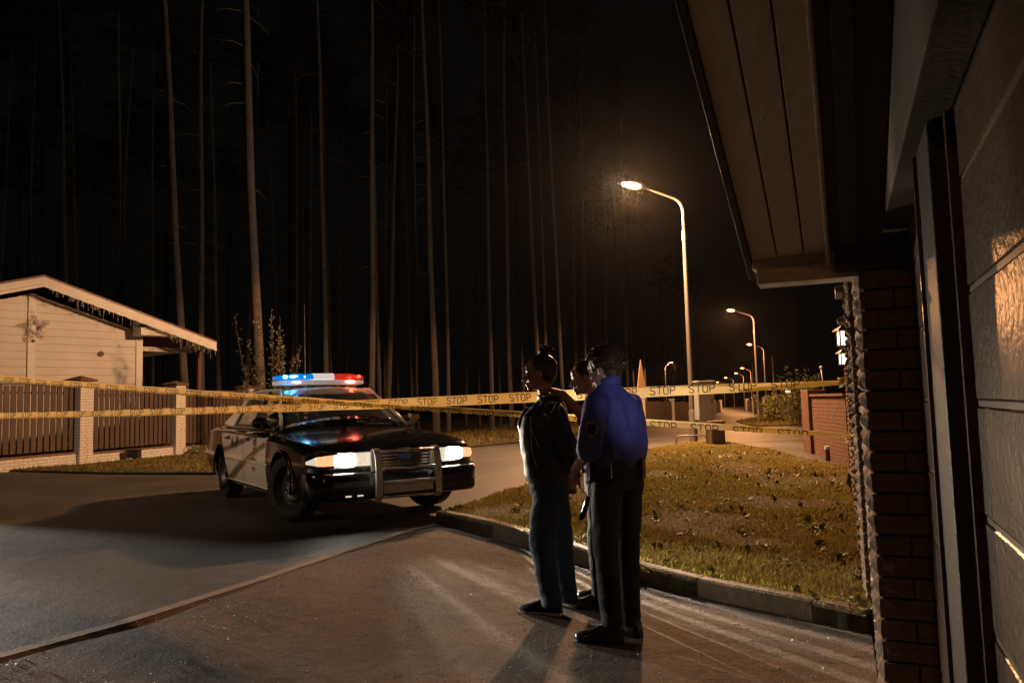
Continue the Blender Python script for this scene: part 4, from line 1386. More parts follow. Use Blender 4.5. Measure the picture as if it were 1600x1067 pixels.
# greenhouse
roofm = MB(); nx, ny = 16, 14
vs = []
for i in range(nx + 1):
    x = .20 - 1.48 * i / nx
    for j in range(ny + 1):
        v = -1 + 2 * j / ny
        w = .605 * (1 - .05 * abs(2 * i / nx - 1) ** 3)
        u = 2 * i / nx - 1
        z = 1.435 - .055 * abs(v) ** 2.6 - .045 * abs(u) ** 2.5
        vs.append(Vector((x, w * v, z)))
fs = [(i * (ny + 1) + j, i * (ny + 1) + j + 1, (i + 1) * (ny + 1) + j + 1, (i + 1) * (ny + 1) + j) for i in range(nx) for j in range(ny)]
roofm.add(vs, fs)
ro = roofm.build('roof', M['carwhite'], car, smooth=True)
sd = ro.modifiers.new('solid', 'SOLIDIFY'); sd.thickness = .03; sd.offset = -1
def quad_panel(name, pts, mt, bulge=0.0, n=8, parent=car, th=.006):
    a, b, c, d = [Vector(p) for p in pts]
    nrm = (b - a).cross(d - a).normalized()
    mm = MB(); vs = []
    for j in range(n + 1):
        for i in range(n + 1):
            u, v = i / n, j / n
            p = a.lerp(b, u).lerp(d.lerp(c, u), v) + nrm * bulge * math.sin(math.pi * u)
            vs.append(p)
    fs = [(j * (n + 1) + i, j * (n + 1) + i + 1, (j + 1) * (n + 1) + i + 1, (j + 1) * (n + 1) + i) for j in range(n) for i in range(n)]
    mm.add(vs, fs)
    o = mm.build(name, mt, parent, smooth=True)
    s = o.modifiers.new('solid', 'SOLIDIFY'); s.thickness = th; s.offset = -1
    return o
quad_panel('windshield', [(.86, -.74, .955), (.86, .74, .955), (.285, .575, 1.325), (.285, -.575, 1.325)], M['glass'], -.10 * -1)
quad_panel('rear_window', [(-1.86, .66, 1.01), (-1.86, -.66, 1.01), (-1.27, -.55, 1.365), (-1.27, .55, 1.365)], M['glass'], .06)
for sy in (-1, 1):
    S_ = lambda x, z: (x, sy * (.865 - (z - .93) * .56), z)
    def sw_(pts, nm, mt=M['glass']):
        q = [S_(*p) for p in pts]
        if sy < 0: q = [q[1], q[0], q[3], q[2]]
        return quad_panel(nm, q, mt, 0)
    sw_([(.74, .94), (-.13, .945), (-.16, 1.355), (.20, 1.35)], 'front_window')
    sw_([(-.19, .945), (-1.13, .955), (-1.13, 1.35), (-.22, 1.355)], 'rear_side_window')
    pill = [([(.90, .80, .945), (.62, .735, 1.10), (.32, .645, 1.29), (.16, .60, 1.385)], .030, 'windshield_pillar'),
            ([(-.16, .862, .94), (-.18, .72, 1.18), (-.19, .62, 1.38)], .026, 'door_pillar'),
            ([(-1.17, .858, .95), (-1.18, .73, 1.18), (-1.10, .61, 1.38)], .03, 'rear_door_pillar')]
    for pts, r_, nm in pill:
        h = MB(); h.tube([(x, sy * y, z) for x, y, z in pts], r_, 10, flat=.6, flatdir=(1, 0, 0)); h.build(nm, M['carwhite'] if nm != 'door_pillar' else M['black'], car, smooth=True)
    h = MB(); h.tube([(.16, sy * .60, 1.385), (-.5, sy * .615, 1.40), (-1.12, sy * .605, 1.385)], .022, 8); h.build('roof_rail', M['carwhite'], car, smooth=True)
    h = MB()
    h.loft([[Vector((-1.17, sy * .86, .94)), Vector((-2.02, sy * .80, .985)), Vector((-1.28, sy * .57, 1.385)), Vector((-1.12, sy * .61, 1.385))],
            [Vector((-1.17, sy * .82, .94)), Vector((-2.02, sy * .76, .985)), Vector((-1.28, sy * .54, 1.37)), Vector((-1.12, sy * .58, 1.37))]])
    h.build('quarter_panel', M['carwhite'], car)
    h = MB(); h.tube([(.86, sy * .872, .935), (.3, sy * .885, .942), (-.4, sy * .885, .95), (-1.17, sy * .875, .955)], .010, 6); h.build('belt_moulding', M['chrome'], car, smooth=True)
    # mirror and spot lamp
    mr = empty('door_mirror', (.70, sy * .98, 1.01)); mr.parent = car
    h = MB(); rings = []
    for x, s_ in ((.06, .55), (.035, .9), (-.03, 1.0), (-.045, .95)):
        rings.append([Vector((x, .115 * s_ * math.cos(q) * (1 if abs(math.cos(q)) < .8 else 1), .072 * s_ * math.sin(q))) for q in [6.2832 * k / 16 for k in range(16)]])
    h.loft(rings); h.build('mirror_shell', M['carblack'], mr, smooth=True, sharp=40)
    h = MB(); h.tube([(0, -sy * .08, -.03), (.01, -sy * .15, -.06)], .025, 8); h.build('mirror_arm', M['carblack'], mr, smooth=True)
    sp = empty('spot_lamp', (.86, sy * .90, 1.04)); sp.parent = car
    h = MB(); h.tube([(.06, 0, 0), (.055, 0, 0), (.0, 0, 0), (-.06, 0, 0)], [.06, .074, .066, .03], 18); h.build('lamp_shell', M['chrome'], sp, smooth=True, sharp=40)
    h = MB(); h.tube([(.061, 0, 0), (.066, 0, 0)], [.058, .05], 18); h.build('lamp_glass', M['hub'], sp, smooth=True)
    h = MB(); h.tube([(-.02, 0, -.05), (-.05, -sy * .05, -.10), (-.09, -sy * .10, -.06)], .011, 8); h.build('lamp_arm', M['chrome'], sp, smooth=True)
hm_ = MB(); rings = []
for k in range(13):
    v = -1 + 2 * k / 12
    xb = .30 + .09 * math.cos(v * 1.5) ; zt_ = 1.432 - .052 * abs(v) ** 2.6
    rings.append([Vector((xb - .02, v * .575, 1.322)), Vector((xb + .004, v * .578, 1.328)), Vector((.235 + .03 * math.cos(v * 1.5), v * .59, zt_ - .035)), Vector((.17, v * .60, zt_ - .010)), Vector((.15, v * .60, zt_ - .035))])
hm_.loft(rings); hm_.build('roof_header', M['carwhite'], car, smooth=True, sharp=60)
# wipers
for y0, y1 in ((-.55, .02), (.05, .6)):
    h = MB(); h.tube([(.93, y0, .965), (.97, (y0 + y1) / 2, .985), (.86, y1, 1.02)], .007, 6); h.build('wiper', M['black'], car)
# interior
for y in (-.38, .38):
    st = empty('front_seat', (-.12, y, .5)); st.parent = car
    h = MB(); h.box((.1, 0, .12), (.5, .5, .16)); h.build('seat_cushion', M['seat'], st, bevel=.04)
    h = MB(); h.box((-.2, 0, .40), (.14, .48, .55), Matrix.Rotation(R(-12), 3, 'Y')); h.box((-.27, 0, .76), (.08, .24, .15)); h.build('seat_back', M['seat'], st, bevel=.04)
h = MB(); h.box((.72, 0, .90), (.34, 1.4, .10)); h.build('dashboard', M['seat'], car, bevel=.03)
h = MB(); h.tube([(.50 + .05 * math.sin(q), .38 + .18 * math.cos(q), .93 + .17 * math.sin(q)) for q in [6.2832 * k / 24 for k in range(25)]], .014, 8); h.build('steering_wheel', M['black'], car, smooth=True)
h = MB(); h.box((.36, 0, 1.31), (.03, .22, .06)); h.build('rear_view_mirror', M['black'], car, bevel=.01)
h = MB(); h.box((-1.25, 0, .72), (.2, 1.3, .5), Matrix.Rotation(R(-14), 3, 'Y')); h.build('rear_seat', M['seat'], car, bevel=.05)
# antennas
h = MB(); h.tube([(-.95, .08, 1.42), (-.95, .08, 1.46), (-.95, .08, 1.47), (-.96, .08, 2.60)], [.025, .022, .006, .003], 8); h.build('antenna', M['steel'], car, smooth=True)
h = MB(); h.tube([(-.7, -.32, 1.42), (-.7, -.32, 1.86)], [.005, .002], 6); h.build('antenna', M['black'], car)

# light bar
lb = empty('light_bar', (-.12, 0, 1.462)); lb.parent = car; lb.scale = (1, .89, .82)
def barseg(y0, y1, z0, z1, dx0, dx1, mt, nm, taper0=0, taper1=0, n=6, par=None):
    mm = MB(); rings = []
    for i in range(n + 1):
        t = i / n; y = y0 + (y1 - y0) * t
        e = max(taper0 * (1 - t * 2.2), taper1 * (2.2 * t - 1.2), 0)
        w0, w1 = dx0 * (1 - .75 * e), dx1 * (1 - .75 * e)
        zz0 = z0 + (z1 - z0) * 0; zz1 = z1 - (z1 - z0) * .42 * e
        rings.append([Vector((-w0, y, zz0)), Vector((w0, y, zz0)), Vector((w0 * 1.02, y, (zz0 + zz1) / 2)), Vector((w1, y, zz1 - .008)), Vector((w1 * .85, y, zz1)), Vector((-w1 * .85, y, zz1)), Vector((-w1, y, zz1 - .008)), Vector((-w0 * 1.02, y, (zz0 + zz1) / 2))])
    mm.loft(rings)
    return mm.build(nm, mt, par or lb, smooth=True, sharp=28)
barseg(-.67, .67, .0, .075, .15, .155, M['lens'], 'lower_lens', .5, .5, n=16)
bl = barseg(-.68, -.135, .079, .165, .15, .115, M['blue'], 'blue_lens', 1, 0)
cl = barseg(-.132, .182, .079, .17, .15, .12, M['lenswhite'], 'clear_lens')
rl = barseg(.185, .69, .079, .165, .15, .115, M['red'], 'red_lens', 0, 1)
# sloped joints: thin bright reflector bulbs behind the lens faces
def bulb(y, z, ry, rz1, mt, par, nm='bulb'):
    mm = MB(); mm.ell((.128, y, z), (.032, ry, rz1), n=12, m=8); return mm.build(nm, mt, par, smooth=True)
bulb(-.55, .118, .035, .030, M['bluehot'], bl); bulb(-.42, .122, .075, .022, M['bluehot'], bl)
bulb(-.27, .115, .02, .02, M['bluehot'], bl)
bulb(.44, .038, .085, .028, M['redhot'], lb, 'red_reflector'); bulb(-.38, .036, .07, .024, mat('pink_reflector', (1, .6, .5), .3, emis=(1, .5, .4), emis_s=2.2), lb, 'warm_reflector')
bulb(.58, .12, .03, .025, mat('red_reflector', (1, .1, .05), .3, emis=(1, .10, .05), emis_s=2.5), rl)
for y in (-.5, .5):
    h = MB(); h.box((0, y, -.025), (.16, .09, .03)); h.box((.05, y * 1.14, -.045), (.05, .05, .06)); h.build('mounting_foot', M['chrome'], lb, bevel=.006)
h = MB(); h.box((0, 0, -.006), (.26, 1.24, .012)); h.build('base_plate', M['barsteel'], lb, bevel=.004)

def spot(name, parent, loc, tgt, energy, size, col, blend=.5, soft=.05):
    ld = bpy.data.lights.new(name, 'SPOT'); ld.energy = energy; ld.spot_size = R(size); ld.spot_blend = blend; ld.color = col; ld.shadow_soft_size = soft
    lo = bpy.data.objects.new(name, ld); COL.objects.link(lo); lo.parent = parent; lo.location = loc
    lo.rotation_euler = (Vector(tgt) - Vector(loc)).to_track_quat('-Z', 'Y').to_euler()
    return lo
def flutes(lo, freq, lo_=.35, kind='noise', seed=0.0):
    # upright bands put into the beam strength, as fluted lens glass would
    ld = lo.data; ld.use_nodes = True; nt = ld.node_tree; N, L = nt.nodes, nt.links
    em = [n for n in N if n.type == 'EMISSION'][0]
    tc = N.new('ShaderNodeTexCoord'); sp_ = N.new('ShaderNodeSeparateXYZ'); L.new(tc.outputs['Normal'], sp_.inputs[0])
    dv = N.new('ShaderNodeMath'); dv.operation = 'DIVIDE'; L.new(sp_.outputs['X'], dv.inputs[0]); L.new(sp_.outputs['Z'], dv.inputs[1])
    if kind == 'sine':
        mu = N.new('ShaderNodeMath'); mu.operation = 'MULTIPLY'; mu.inputs[1].default_value = freq * 6.2832; L.new(dv.outputs[0], mu.inputs[0])
        sn = N.new('ShaderNodeMath'); sn.operation = 'SINE'; L.new(mu.outputs[0], sn.inputs[0]); src = sn.outputs[0]; a, b = -.1, .75
    else:
        n = N.new('ShaderNodeTexNoise'); n.noise_dimensions = '1D'; n.inputs['Scale'].default_value = freq; n.inputs['Detail'].default_value = 2
        ad = N.new('ShaderNodeMath'); ad.inputs[1].default_value = seed; L.new(dv.outputs[0], ad.inputs[0]); L.new(ad.outputs[0], n.inputs['W']); src = n.outputs['Fac']; a, b = .42, .60
    mr = N.new('ShaderNodeMapRange'); mr.inputs['From Min'].default_value = a; mr.inputs['From Max'].default_value = b
    mr.inputs['To Min'].default_value = lo_; mr.inputs['To Max'].default_value = 1.35; mr.interpolation_type = 'SMOOTHSTEP'
    L.new(src, mr.inputs['Value']); L.new(mr.outputs[0], em.inputs['Strength'])
def pointl(name, parent, loc, energy, col, soft=.05):
    ld = bpy.data.lights.new(name, 'POINT'); ld.energy = energy; ld.color = col; ld.shadow_soft_size = soft
    lo = bpy.data.objects.new(name, ld); COL.objects.link(lo); lo.parent = parent; lo.location = loc
    return lo
for sy in (-1, 1):
    y = sy * .62
    hb_ = spot('headlight_beam', car, (plan(y) + .07, y, .66), (plan(y) + 8, y + .35, .38), HLPOW, 46, (1, .87, .68), .75, .03)
    flutes(hb_, 6.5, .45, seed=sy * 3.3 + 1)
_loc = Vector((plan(.62) + .07, .62, .66)); _ci = (Matrix.Translation(car.location) @ Matrix.Rotation(HEAD, 4, 'Z')).inverted()
_sb = spot('headlight_beam', car, _loc, _ci @ gp(1180, 990), 1500, 26, (1, .86, .66), .6, .012)  # extra spot added to throw the light bands on the drive
flutes(_sb, 22, .02, 'sine')
pointl('blue_glow', lb, (.22, -.48, .12), 1.2, (.05, .45, 1), .04)
pointl('red_glow', lb, (.22, .48, .08), .8, (1, .12, .06), .04)
# ------------------------------------------------------------ people
M['skin'] = mat('skin', (.36, .19, .125), .5, noise_s=30, noise_a=.08)
M['skin2'] = mat('skin_pale', (.50, .30, .22), .5, noise_s=30, noise_a=.06)
M['hairdark'] = mat('black_hair', (.022, .016, .012), .38, noise_s=60, noise_a=.5, bump=.8, bump_s=120, stretch=(1, 1, .3))
M['hairbrown'] = mat('brown_hair', (.06, .03, .016), .45, noise_s=40, col2=(.03, .015, .009), bump=.8, bump_s=90)
M['jacket'] = mat('black_jacket', (.012, .013, .016), .5, noise_s=6, bump=.5, bump_s=12)
M['piping'] = mat('white_piping', (.6, .58, .54), .5)
M['jeans'] = mat('blue_jeans', (.038, .066, .115), .85, noise_s=8, col2=(.018, .032, .056), bump=.3, bump_s=200)
M['shirt'] = mat('blue_uniform_shirt', (.055, .062, .27), .75, noise_s=3, col2=(.045, .05, .22), bump=.3, bump_s=260)
M['shirt2'] = mat('navy_uniform_shirt', (.03, .035, .13), .75, noise_s=3)
M['trouser'] = mat('navy_uniform_trousers', (.010, .011, .016), .8, noise_s=5, bump=.3, bump_s=200)
M['leather'] = mat('black_leather', (.010, .009, .009), .25, noise_s=20)
M['canvas'] = mat('black_canvas', (.015, .014, .014), .8)
M['sole'] = mat('white_sole', (.5, .46, .4), .6)
M['patch'] = mat('sleeve_patch', (.30, .28, .22), .7, noise_s=50, col2=(.08, .08, .07))
M['eye'] = mat('eye', (.3, .28, .26), .2)

def remesh(mb, name, mt, parent, voxel=.012, it=6, disp=None, fac=.5):
    o = mb.build(name, mt, parent, merge=True)
    r = o.modifiers.new('r', 'REMESH'); r.mode = 'VOXEL'; r.voxel_size = voxel; r.use_smooth_shade = True
    s = o.modifiers.new('s', 'SMOOTH'); s.iterations = it; s.factor = fac
    bake(o)
    me = o.data
    me.materials.clear(); me.materials.append(mt)
    if disp:
        nr = [v.normal.copy() for v in me.vertices]
        for v, n in zip(me.vertices, nr):
            v.co += n * disp(v.co)
    me.polygons.foreach_set('use_smooth', [True] * len(me.polygons))
    return o

def folds(amp, sx=4.0, sz=4.0, tilt=.8):
    def f(p):
        q = Vector((p.x * sx * 1.2, p.y * sx * 1.2, (p.z + p.x * tilt * .5) * sz))
        a = noise.noise(q) ; b = noise.noise(q * 2.3 + Vector((5, 1, 2)))
        ridge = 1 - abs(a) * 2.4
        return amp * (ridge * .6 + b * .5)
    return f

def head_mb(mb, Hm, nb=None):
    def E(c, r): mb.ell(c, r, mtx=Hm, n=20, m=14)
    E((-.014, 0, .035), (.098, .076, .086)); E((.022, 0, -.028), (.070, .063, .085)); E((.028, 0, -.076), (.050, .048, .036))
    E((.074, 0, -.098), (.017, .021, .016)); E((.080, 0, .022), (.014, .046, .011)); E((.086, 0, .05), (.006, .035, .02))
    E((.112, 0, -.040), (.011, .012, .010)); E((.098, .012, -.044), (.012, .009, .008)); E((.098, -.012, -.044), (.012, .009, .008))
    mb.tube([Hm @ Vector((.084, 0, .012)), Hm @ Vector((.101, 0, -.018)), Hm @ Vector((.112, 0, -.038))], [.008, .009, .010], 8)
    for s in (-1, 1):
        E((.062, s * .040, -.028), (.020, .018, .022)); E((-.006, s * .078, -.016), (.017, .008, .031)); E((-.002, s * .083, .004), (.013, .006, .012))
    E((.091, 0, -.067), (.010, .023, .006)); E((.089, 0, -.078), (.010, .020, .007))
    mb.tube([Hm @ Vector((-.022, 0, -.05)), Hm @ Vector((-.026, 0, -.10)), Vector(nb)], [.056, .053, .050], 16)

def hand_mb(mb, wrist, d, pn, side, curl=.35, s=1.0, spread=.06):
    """d: direction of the fingers, pn: palm normal (the side fingers curl to), side: +1/-1 where the thumb leaves"""
    d = Vector(d).normalized(); pn = Vector(pn); pn = (pn - d * pn.dot(d)).normalized(); w = d.cross(pn).normalized()
    wrist = Vector(wrist)
    rings = []
    for t, hw, th in ((-.02, .026, .020), (.0, .027, .019), (.03, .036, .017), (.06, .041, .015), (.088, .040, .013)):
        c = wrist + d * t * s
        rings.append([c + w * (hw * s * math.cos(q)) + pn * (th * s * math.sin(q)) for q in [6.2832 * k / 14 for k in range(14)]])
    mb.loft(rings)
    for k, (off, L_) in enumerate(((.030, .070), (.011, .080), (-.009, .074), (-.028, .058))):
        p = wrist + d * .082 * s + w * off * s * side
        ang = curl * (1 + .15 * k); dirv = (d + w * spread * (1.2 - k) * side * .6).normalized()
        pts = [p]; a = ang * .5
        for seg in (.42, .32, .26):
            dd = dirv * math.cos(a) + pn * math.sin(a)
            pts.append(pts[-1] + dd * L_ * seg * s); a += ang
        mb.tube(pts, [.0098 * s, .0092 * s, .0084 * s, .0068 * s], 10)
        mb.ell(pts[-1], (.0068 * s,) * 3, n=8, m=6)
    p = wrist + d * .02 * s + w * .026 * s * side
    pts = [p, p + (w * side * .75 + d * .65 + pn * .25).normalized() * .038 * s]
    pts.append(pts[-1] + (w * side * .35 + d * .9 + pn * .35).normalized() * .032 * s)
    pts.append(pts[-1] + (w * side * .1 + d * .95 + pn * .4).normalized() * .024 * s)
    mb.tube(pts, [.015 * s, .0125 * s, .0105 * s, .0085 * s], 10); mb.ell(pts[-1], (.0085 * s,) * 3, n=8, m=6)

def oval_rings(mb, rows, n=24, pw=2.3):
    """rows: (centre, depth, width, yaw)"""
    rings = []
    for c, dp, wd, yaw in rows:
        c = Vector(c); rg = []
        for k in range(n):
            q = 6.2832 * k / n
            cx, sx_ = math.cos(q), math.sin(q)
            x = dp * abs(cx) ** (2 / pw) * (1 if cx > 0 else -1); y = wd * abs(sx_) ** (2 / pw) * (1 if sx_ > 0 else -1)
            rg.append(c + Vector((x * math.cos(yaw) - y * math.sin(yaw), x * math.sin(yaw) + y * math.cos(yaw), 0)))
        rings.append(rg)
    mb.loft(rings)

def shoe(parent, heel, ang, L_=.29, sneaker=False, name='shoe'):
    """heel point on the ground in person space, ang = direction of the toe"""
    T = Matrix.Translation(Vector(heel)) @ Matrix.Rotation(ang, 4, 'Z')
    s = L_ / .29
    outline = [(-.0, .030), (.03, .036), (.08, .034), (.14, .036), (.19, .045), (.235, .045), (.27, .034), (.289, .012)]
    m = MB(); rings = []
    for x, w in outline:
        rings.append([T @ Vector((x * s, w * math.cos(q), z)) if False else T @ Vector((x * s, y, z)) for y, z in ((-w - .003, .002), (w + .003, .002), (w + .004, .026), (-w - .004, .026))])
    m.loft(rings)
    so = m.build('sole', M['sole'] if sneaker else M['leather'], None, bevel=.003)
    hts = [.075, .100, .105, .085, .062, .050, .040, .030]
    m = MB(); rings = []
    for (x, w), h in zip(outline, hts):
        rg = []
        for k in range(16):
            q = 6.2832 * k / 16
            y = (w + .001) * math.copysign(abs(math.cos(q)) ** .7, math.cos(q)); z = .022 + (h) * max(0, math.sin(q)) ** (.8) if math.sin(q) > 0 else .022
            if x < .12: y *= (1 - .15 * max(0, math.sin(q)))
            rg.append(T @ Vector((x * s, y, z)))
        rings.append(rg)
    m.loft(rings)
    m.tube([T @ Vector((.055, 0, .07)), T @ Vector((.05, 0, .135))], [.04, .043], 14)
    up = m.build(name, M['canvas'] if sneaker else M['leather'], parent, smooth=True, sharp=60)
    so.parent = up
    l = MB()
    for k in range(5):
        x = .115 + .022 * k; z = .022 + .085 - .009 * k - (k * .001)
        zz = .118 - .0145 * k
        l.tube([T @ Vector((x * s, -.022, zz - .012)), T @ Vector((x * s, 0, zz)), T @ Vector((x * s + .008, .022, zz - .012))], .003, 5)
    l.build('laces', M['sole'] if sneaker else M['leather'], up)
    return up

class Person:
    def __init__(s, x, y, rz, label, group=None):
        s.root = empty('person', (x, y, gz(x, y)), rz, label, 'person', group)
        s.inv = (Matrix.Translation(s.root.location) @ Matrix.Rotation(rz, 4, 'Z')).inverted()
        s.w = s.inv.inverted()
    def L(s, px, py, Y): return s.inv @ at(px, py, Y)
    def D(s, v): return s.inv.to_3x3() @ Vector(v)
    def head(s, c, face, pitch=0, roll=0):
        f = s.D(face); yaw = math.atan2(f.y, f.x)
        return Matrix.Translation(Vector(c)) @ Matrix.Rotation(yaw, 4, 'Z') @ Matrix.Rotation(pitch, 4, 'Y') @ Matrix.Rotation(roll, 4, 'X')

def surf(obj_, person, pts, lift=.003):
    """drop points seen through these pixels onto a garment's own surface"""
    from mathutils.bvhtree import BVHTree
    me = obj_.data
    bvh = BVHTree.FromPolygons([v.co for v in me.vertices], [tuple(p.vertices) for p in me.polygons])
    o = person.inv @ CAM
    res = []
    for px, py in pts:
        d = (person.D(ray(px, py))).normalized()
        h = bvh.ray_cast(o, d)
        if h[0] is not None: res.append((h[0] + h[1] * lift, h[1]))
    return res

def patch_on(obj_, person, px, py, w, h, name='shoulder_patch', label=None):
    r = surf(obj_, person, [(px, py)])
    if not r: print('patch missed', px, py); return
    c, n = r[0]
    up = Vector((0, 0, 1)); x = up.cross(n).normalized(); up = n.cross(x)
    out = [(-.5, .5), (-.25, .56), (0, .5), (.25, .56), (.5, .5), (.5, 0), (.3, -.35), (0, -.55), (-.3, -.35), (-.5, 0)]
    m = MB()
    a = [c + x * u * w + up * v * h - n * (abs(u) * w * .3) for u, v in out]
    b = [q + n * .004 for q in a]
    m.loft([[q - n * .004 for q in a], b])
    p = m.build(name, M['patch'], obj_)
    m = MB(); m.loft([[c + (x * u * w + up * v * h) * .62 + n * q for u, v in out] for q in (.004, .006)])
    m.build('patch_field', M['trouser'], p)

# ---------- handcuffed man, profile to the left
S = Person(.25, 5.20, math.atan2(.36, -.93), 'man with a top knot, dark jacket and blue jeans, hands held behind him', 'people standing on the drive')
Hm = S.head(S.L(843, 583, 5.20), (-1, .08, 0), R(2))
hipN, hipF = S.L(858, 757, 5.12), S.L(864, 757, 5.30)
knN, knF = S.L(846, 848, 5.08), S.L(878, 850, 5.34)
anN, anF = S.L(861, 938, 5.14), S.L(886, 930, 5.36)
shN, shF = S.L(866, 645, 5.04), S.L(852, 643, 5.40)
elN, elF = S.L(888, 700, 5.02), S.L(884, 697, 5.36)
wrN, wrF = S.L(890, 738, 5.10), S.L(888, 742, 5.22)
pel = (hipN + hipF) / 2
chest = S.L(852, 668, 5.2)
neckb = S.L(860, 628, 5.22)
b = MB(); head_mb(b, Hm, neckb)
oval_rings(b, [(pel - Vector((0, 0, .05)), .09, .14, 0), (pel + Vector((0, 0, .1)), .085, .13, 0), (chest, .10, .15, 0), (neckb - Vector((0, 0, .05)), .045, .07, 0), (neckb + Vector((0, 0, .05)), .05, .05, 0)])
for a_, r_ in (([hipN.lerp(knN, .22), knN, anN, anN - Vector((0, 0, .05))], [.075, .05, .036, .035]), ([hipF.lerp(knF, .22), knF, anF, anF - Vector((0, 0, .05))], [.075, .05, .036, .035]),
               ([shN.lerp(elN, .3), elN, wrN], [.045, .037, .026]), ([shF.lerp(elF, .3), elF, wrF], [.045, .037, .026]), ([shN, shF], [.03, .03])):
    b.tube(a_, r_, 14)
hand_mb(b, wrN, S.D((.1, .2, -1)), S.D((-.2, 1, 0)), 1, .7)
hand_mb(b, wrF, S.D((.15, .0, -1)), S.D((-.2, -1, 0)), -1, .7)
body_s = remesh(b, 'body', M['skin'], S.root, .0058, 3)
for sy in (-1, 1):
    e = MB(); e.ell(Hm @ Vector((.080, sy * .030, .0)), (.0115, .0125, .010)); e.build('eye', M['eye'], body_s, smooth=True)
# jacket
j = MB()
up = Vector((0, 0, 1))
oval_rings(j, [(pel + up * .015 + Vector((.0, 0, 0)), .135, .175, 0), (pel + up * .07, .15, .185, 0), (S.L(853, 715, 5.2), .148, .185, 0), (S.L(850, 685, 5.2), .155, .195, 0), (chest, .155, .20, 0),
               (S.L(853, 648, 5.21), .14, .19, 0), (S.L(857, 634, 5.22), .105, .135, 0), (neckb + up * .02, .07, .075, 0), (neckb + up * .055, .062, .062, 0)])
j.tube([shN - Vector((0, .0, .03)), shN.lerp(elN, .5), elN, elN.lerp(wrN, .55), wrN - (wrN - elN).normalized() * .02], [.075, .068, .062, .052, .042], 16)
j.tube([shF - Vector((0, .0, .03)), shF.lerp(elF, .5), elF, elF.lerp(wrF, .55), wrF - (wrF - elF).normalized() * .02], [.075, .068, .062, .052, .042], 16)
j.tube([shN + up * .01, shF + up * .01], [.06, .06], 16)
j.ell(shN, (.073,) * 3); j.ell(shF, (.073,) * 3)
# lapel hanging open
j.tube([S.L(826, 640, 5.28), S.L(819, 665, 5.24), S.L(824, 700, 5.22), S.L(829, 750, 5.2)], [.03, .045, .045, .03], 10)
jk = remesh(j, 'jacket', M['jacket'], S.root, .010, 5, folds(.012, 3.5, 5, 1.2))
m = MB(); r = surf(jk, S, [(832, 636), (830, 652), (829, 668), (830, 684), (831, 700), (834, 716), (839, 727)])
if len(r) > 2: m.tube([q[0] for q in r], .0035, 6)
r = surf(jk, S, [(829, 664), (833, 676), (839, 690), (841, 698)])
if len(r) > 2: m.tube([q[0] for q in r], .003, 6)
r = surf(jk, S, [(870, 628), (866, 636), (861, 645)])
if len(r) > 2: m.tube([q[0] for q in r], .003, 6)
r = surf(jk, S, [(877, 634), (875, 633), (873, 635), (872, 640)])
if len(r) > 2: m.tube([q[0] for q in r], .003, 6)
if m.v: m.build('piping', M['piping'], jk)
# jacket collar
m = MB()
for z, rr_ in ((0, 1),):
    cc = neckb + up * .045
    m.tube([cc + Vector((.072 * math.cos(q), .072 * math.sin(q), -.012 * math.cos(q))) for q in [6.2832 * k / 20 for k in range(21)]], .02, 8)
m.build('collar', M['jacket'], jk, smooth=True)
# jeans
t = MB()
oval_rings(t, [(pel + up * .10, .115, .155, 0), (pel + up * .0, .135, .175, 0), (pel - up * .06, .13, .17, 0)])
t.tube([hipN - up * .02, hipN.lerp(knN, .45), knN, knN.lerp(anN, .4), knN.lerp(anN, .8), anN + up * .02, anN - up * .035], [.105, .098, .078, .073, .066, .066, .07], 18)
t.tube([hipF - up * .02, hipF.lerp(knF, .45), knF, knF.lerp(anF, .4), knF.lerp(anF, .8), anF + up * .02, anF - up * .03], [.105, .095, .075, .070, .064, .066, .07], 18)
remesh(t, 'jeans', M['jeans'], S.root, .010, 4, folds(.010, 5, 9, 1.5))
fh = S.inv @ gp(877, 960); ft = S.inv @ gp(812, 950); an = math.atan2((ft - fh).y, (ft - fh).x)
shoe(S.root, (anN.x - .07 * math.cos(an), anN.y - .07 * math.sin(an), 0), an, .30, True)
an2 = S.D((-.75, .6, 0)); an2 = math.atan2(an2.y, an2.x)
shoe(S.root, (anF.x - .07 * math.cos(an2), anF.y - .07 * math.sin(an2), 0), an2, .29, True)
# hair: cap pulled back, top knot
h = MB()
h.ell((-.026, 0, .040), (.098, .083, .090), mtx=Hm, n=20, m=14); h.ell((-.055, 0, .0), (.062, .078, .085), mtx=Hm, n=18, m=12)
hr = remesh(h, 'hair', M['hairdark'], S.root, .007, 3, lambda p: .0015 * noise.noise(p * 60))
h = MB()
bc = Vector((-.052, 0, .142))
h.ell(bc, (.028, .026, .028), mtx=Hm)
rn = random.Random(2)
for k in range(36):
    a = rn.uniform(0, 6.28); e = rn.uniform(-.4, 1.4)
    d = Vector((math.cos(a) * math.cos(e), math.sin(a) * math.cos(e), math.sin(e)))
    s0 = bc + d * .022; s1 = s0 + (d + Vector((rn.uniform(-.8, .8), rn.uniform(-.8, .8), rn.uniform(-.3, .6)))).normalized() * rn.uniform(.015, .035)
    s2 = s1 + Vector((rn.uniform(-.02, .02), rn.uniform(-.02, .02), rn.uniform(-.012, .02)))
    h.tube([Hm @ s0, Hm @ s1, Hm @ s2], [.005, .004, .002], 5)
h.tube([Hm @ Vector((-.045, 0, .118)), Hm @ bc], [.03, .018], 10)
h.build('top_knot', M['hairdark'], hr, smooth=True)

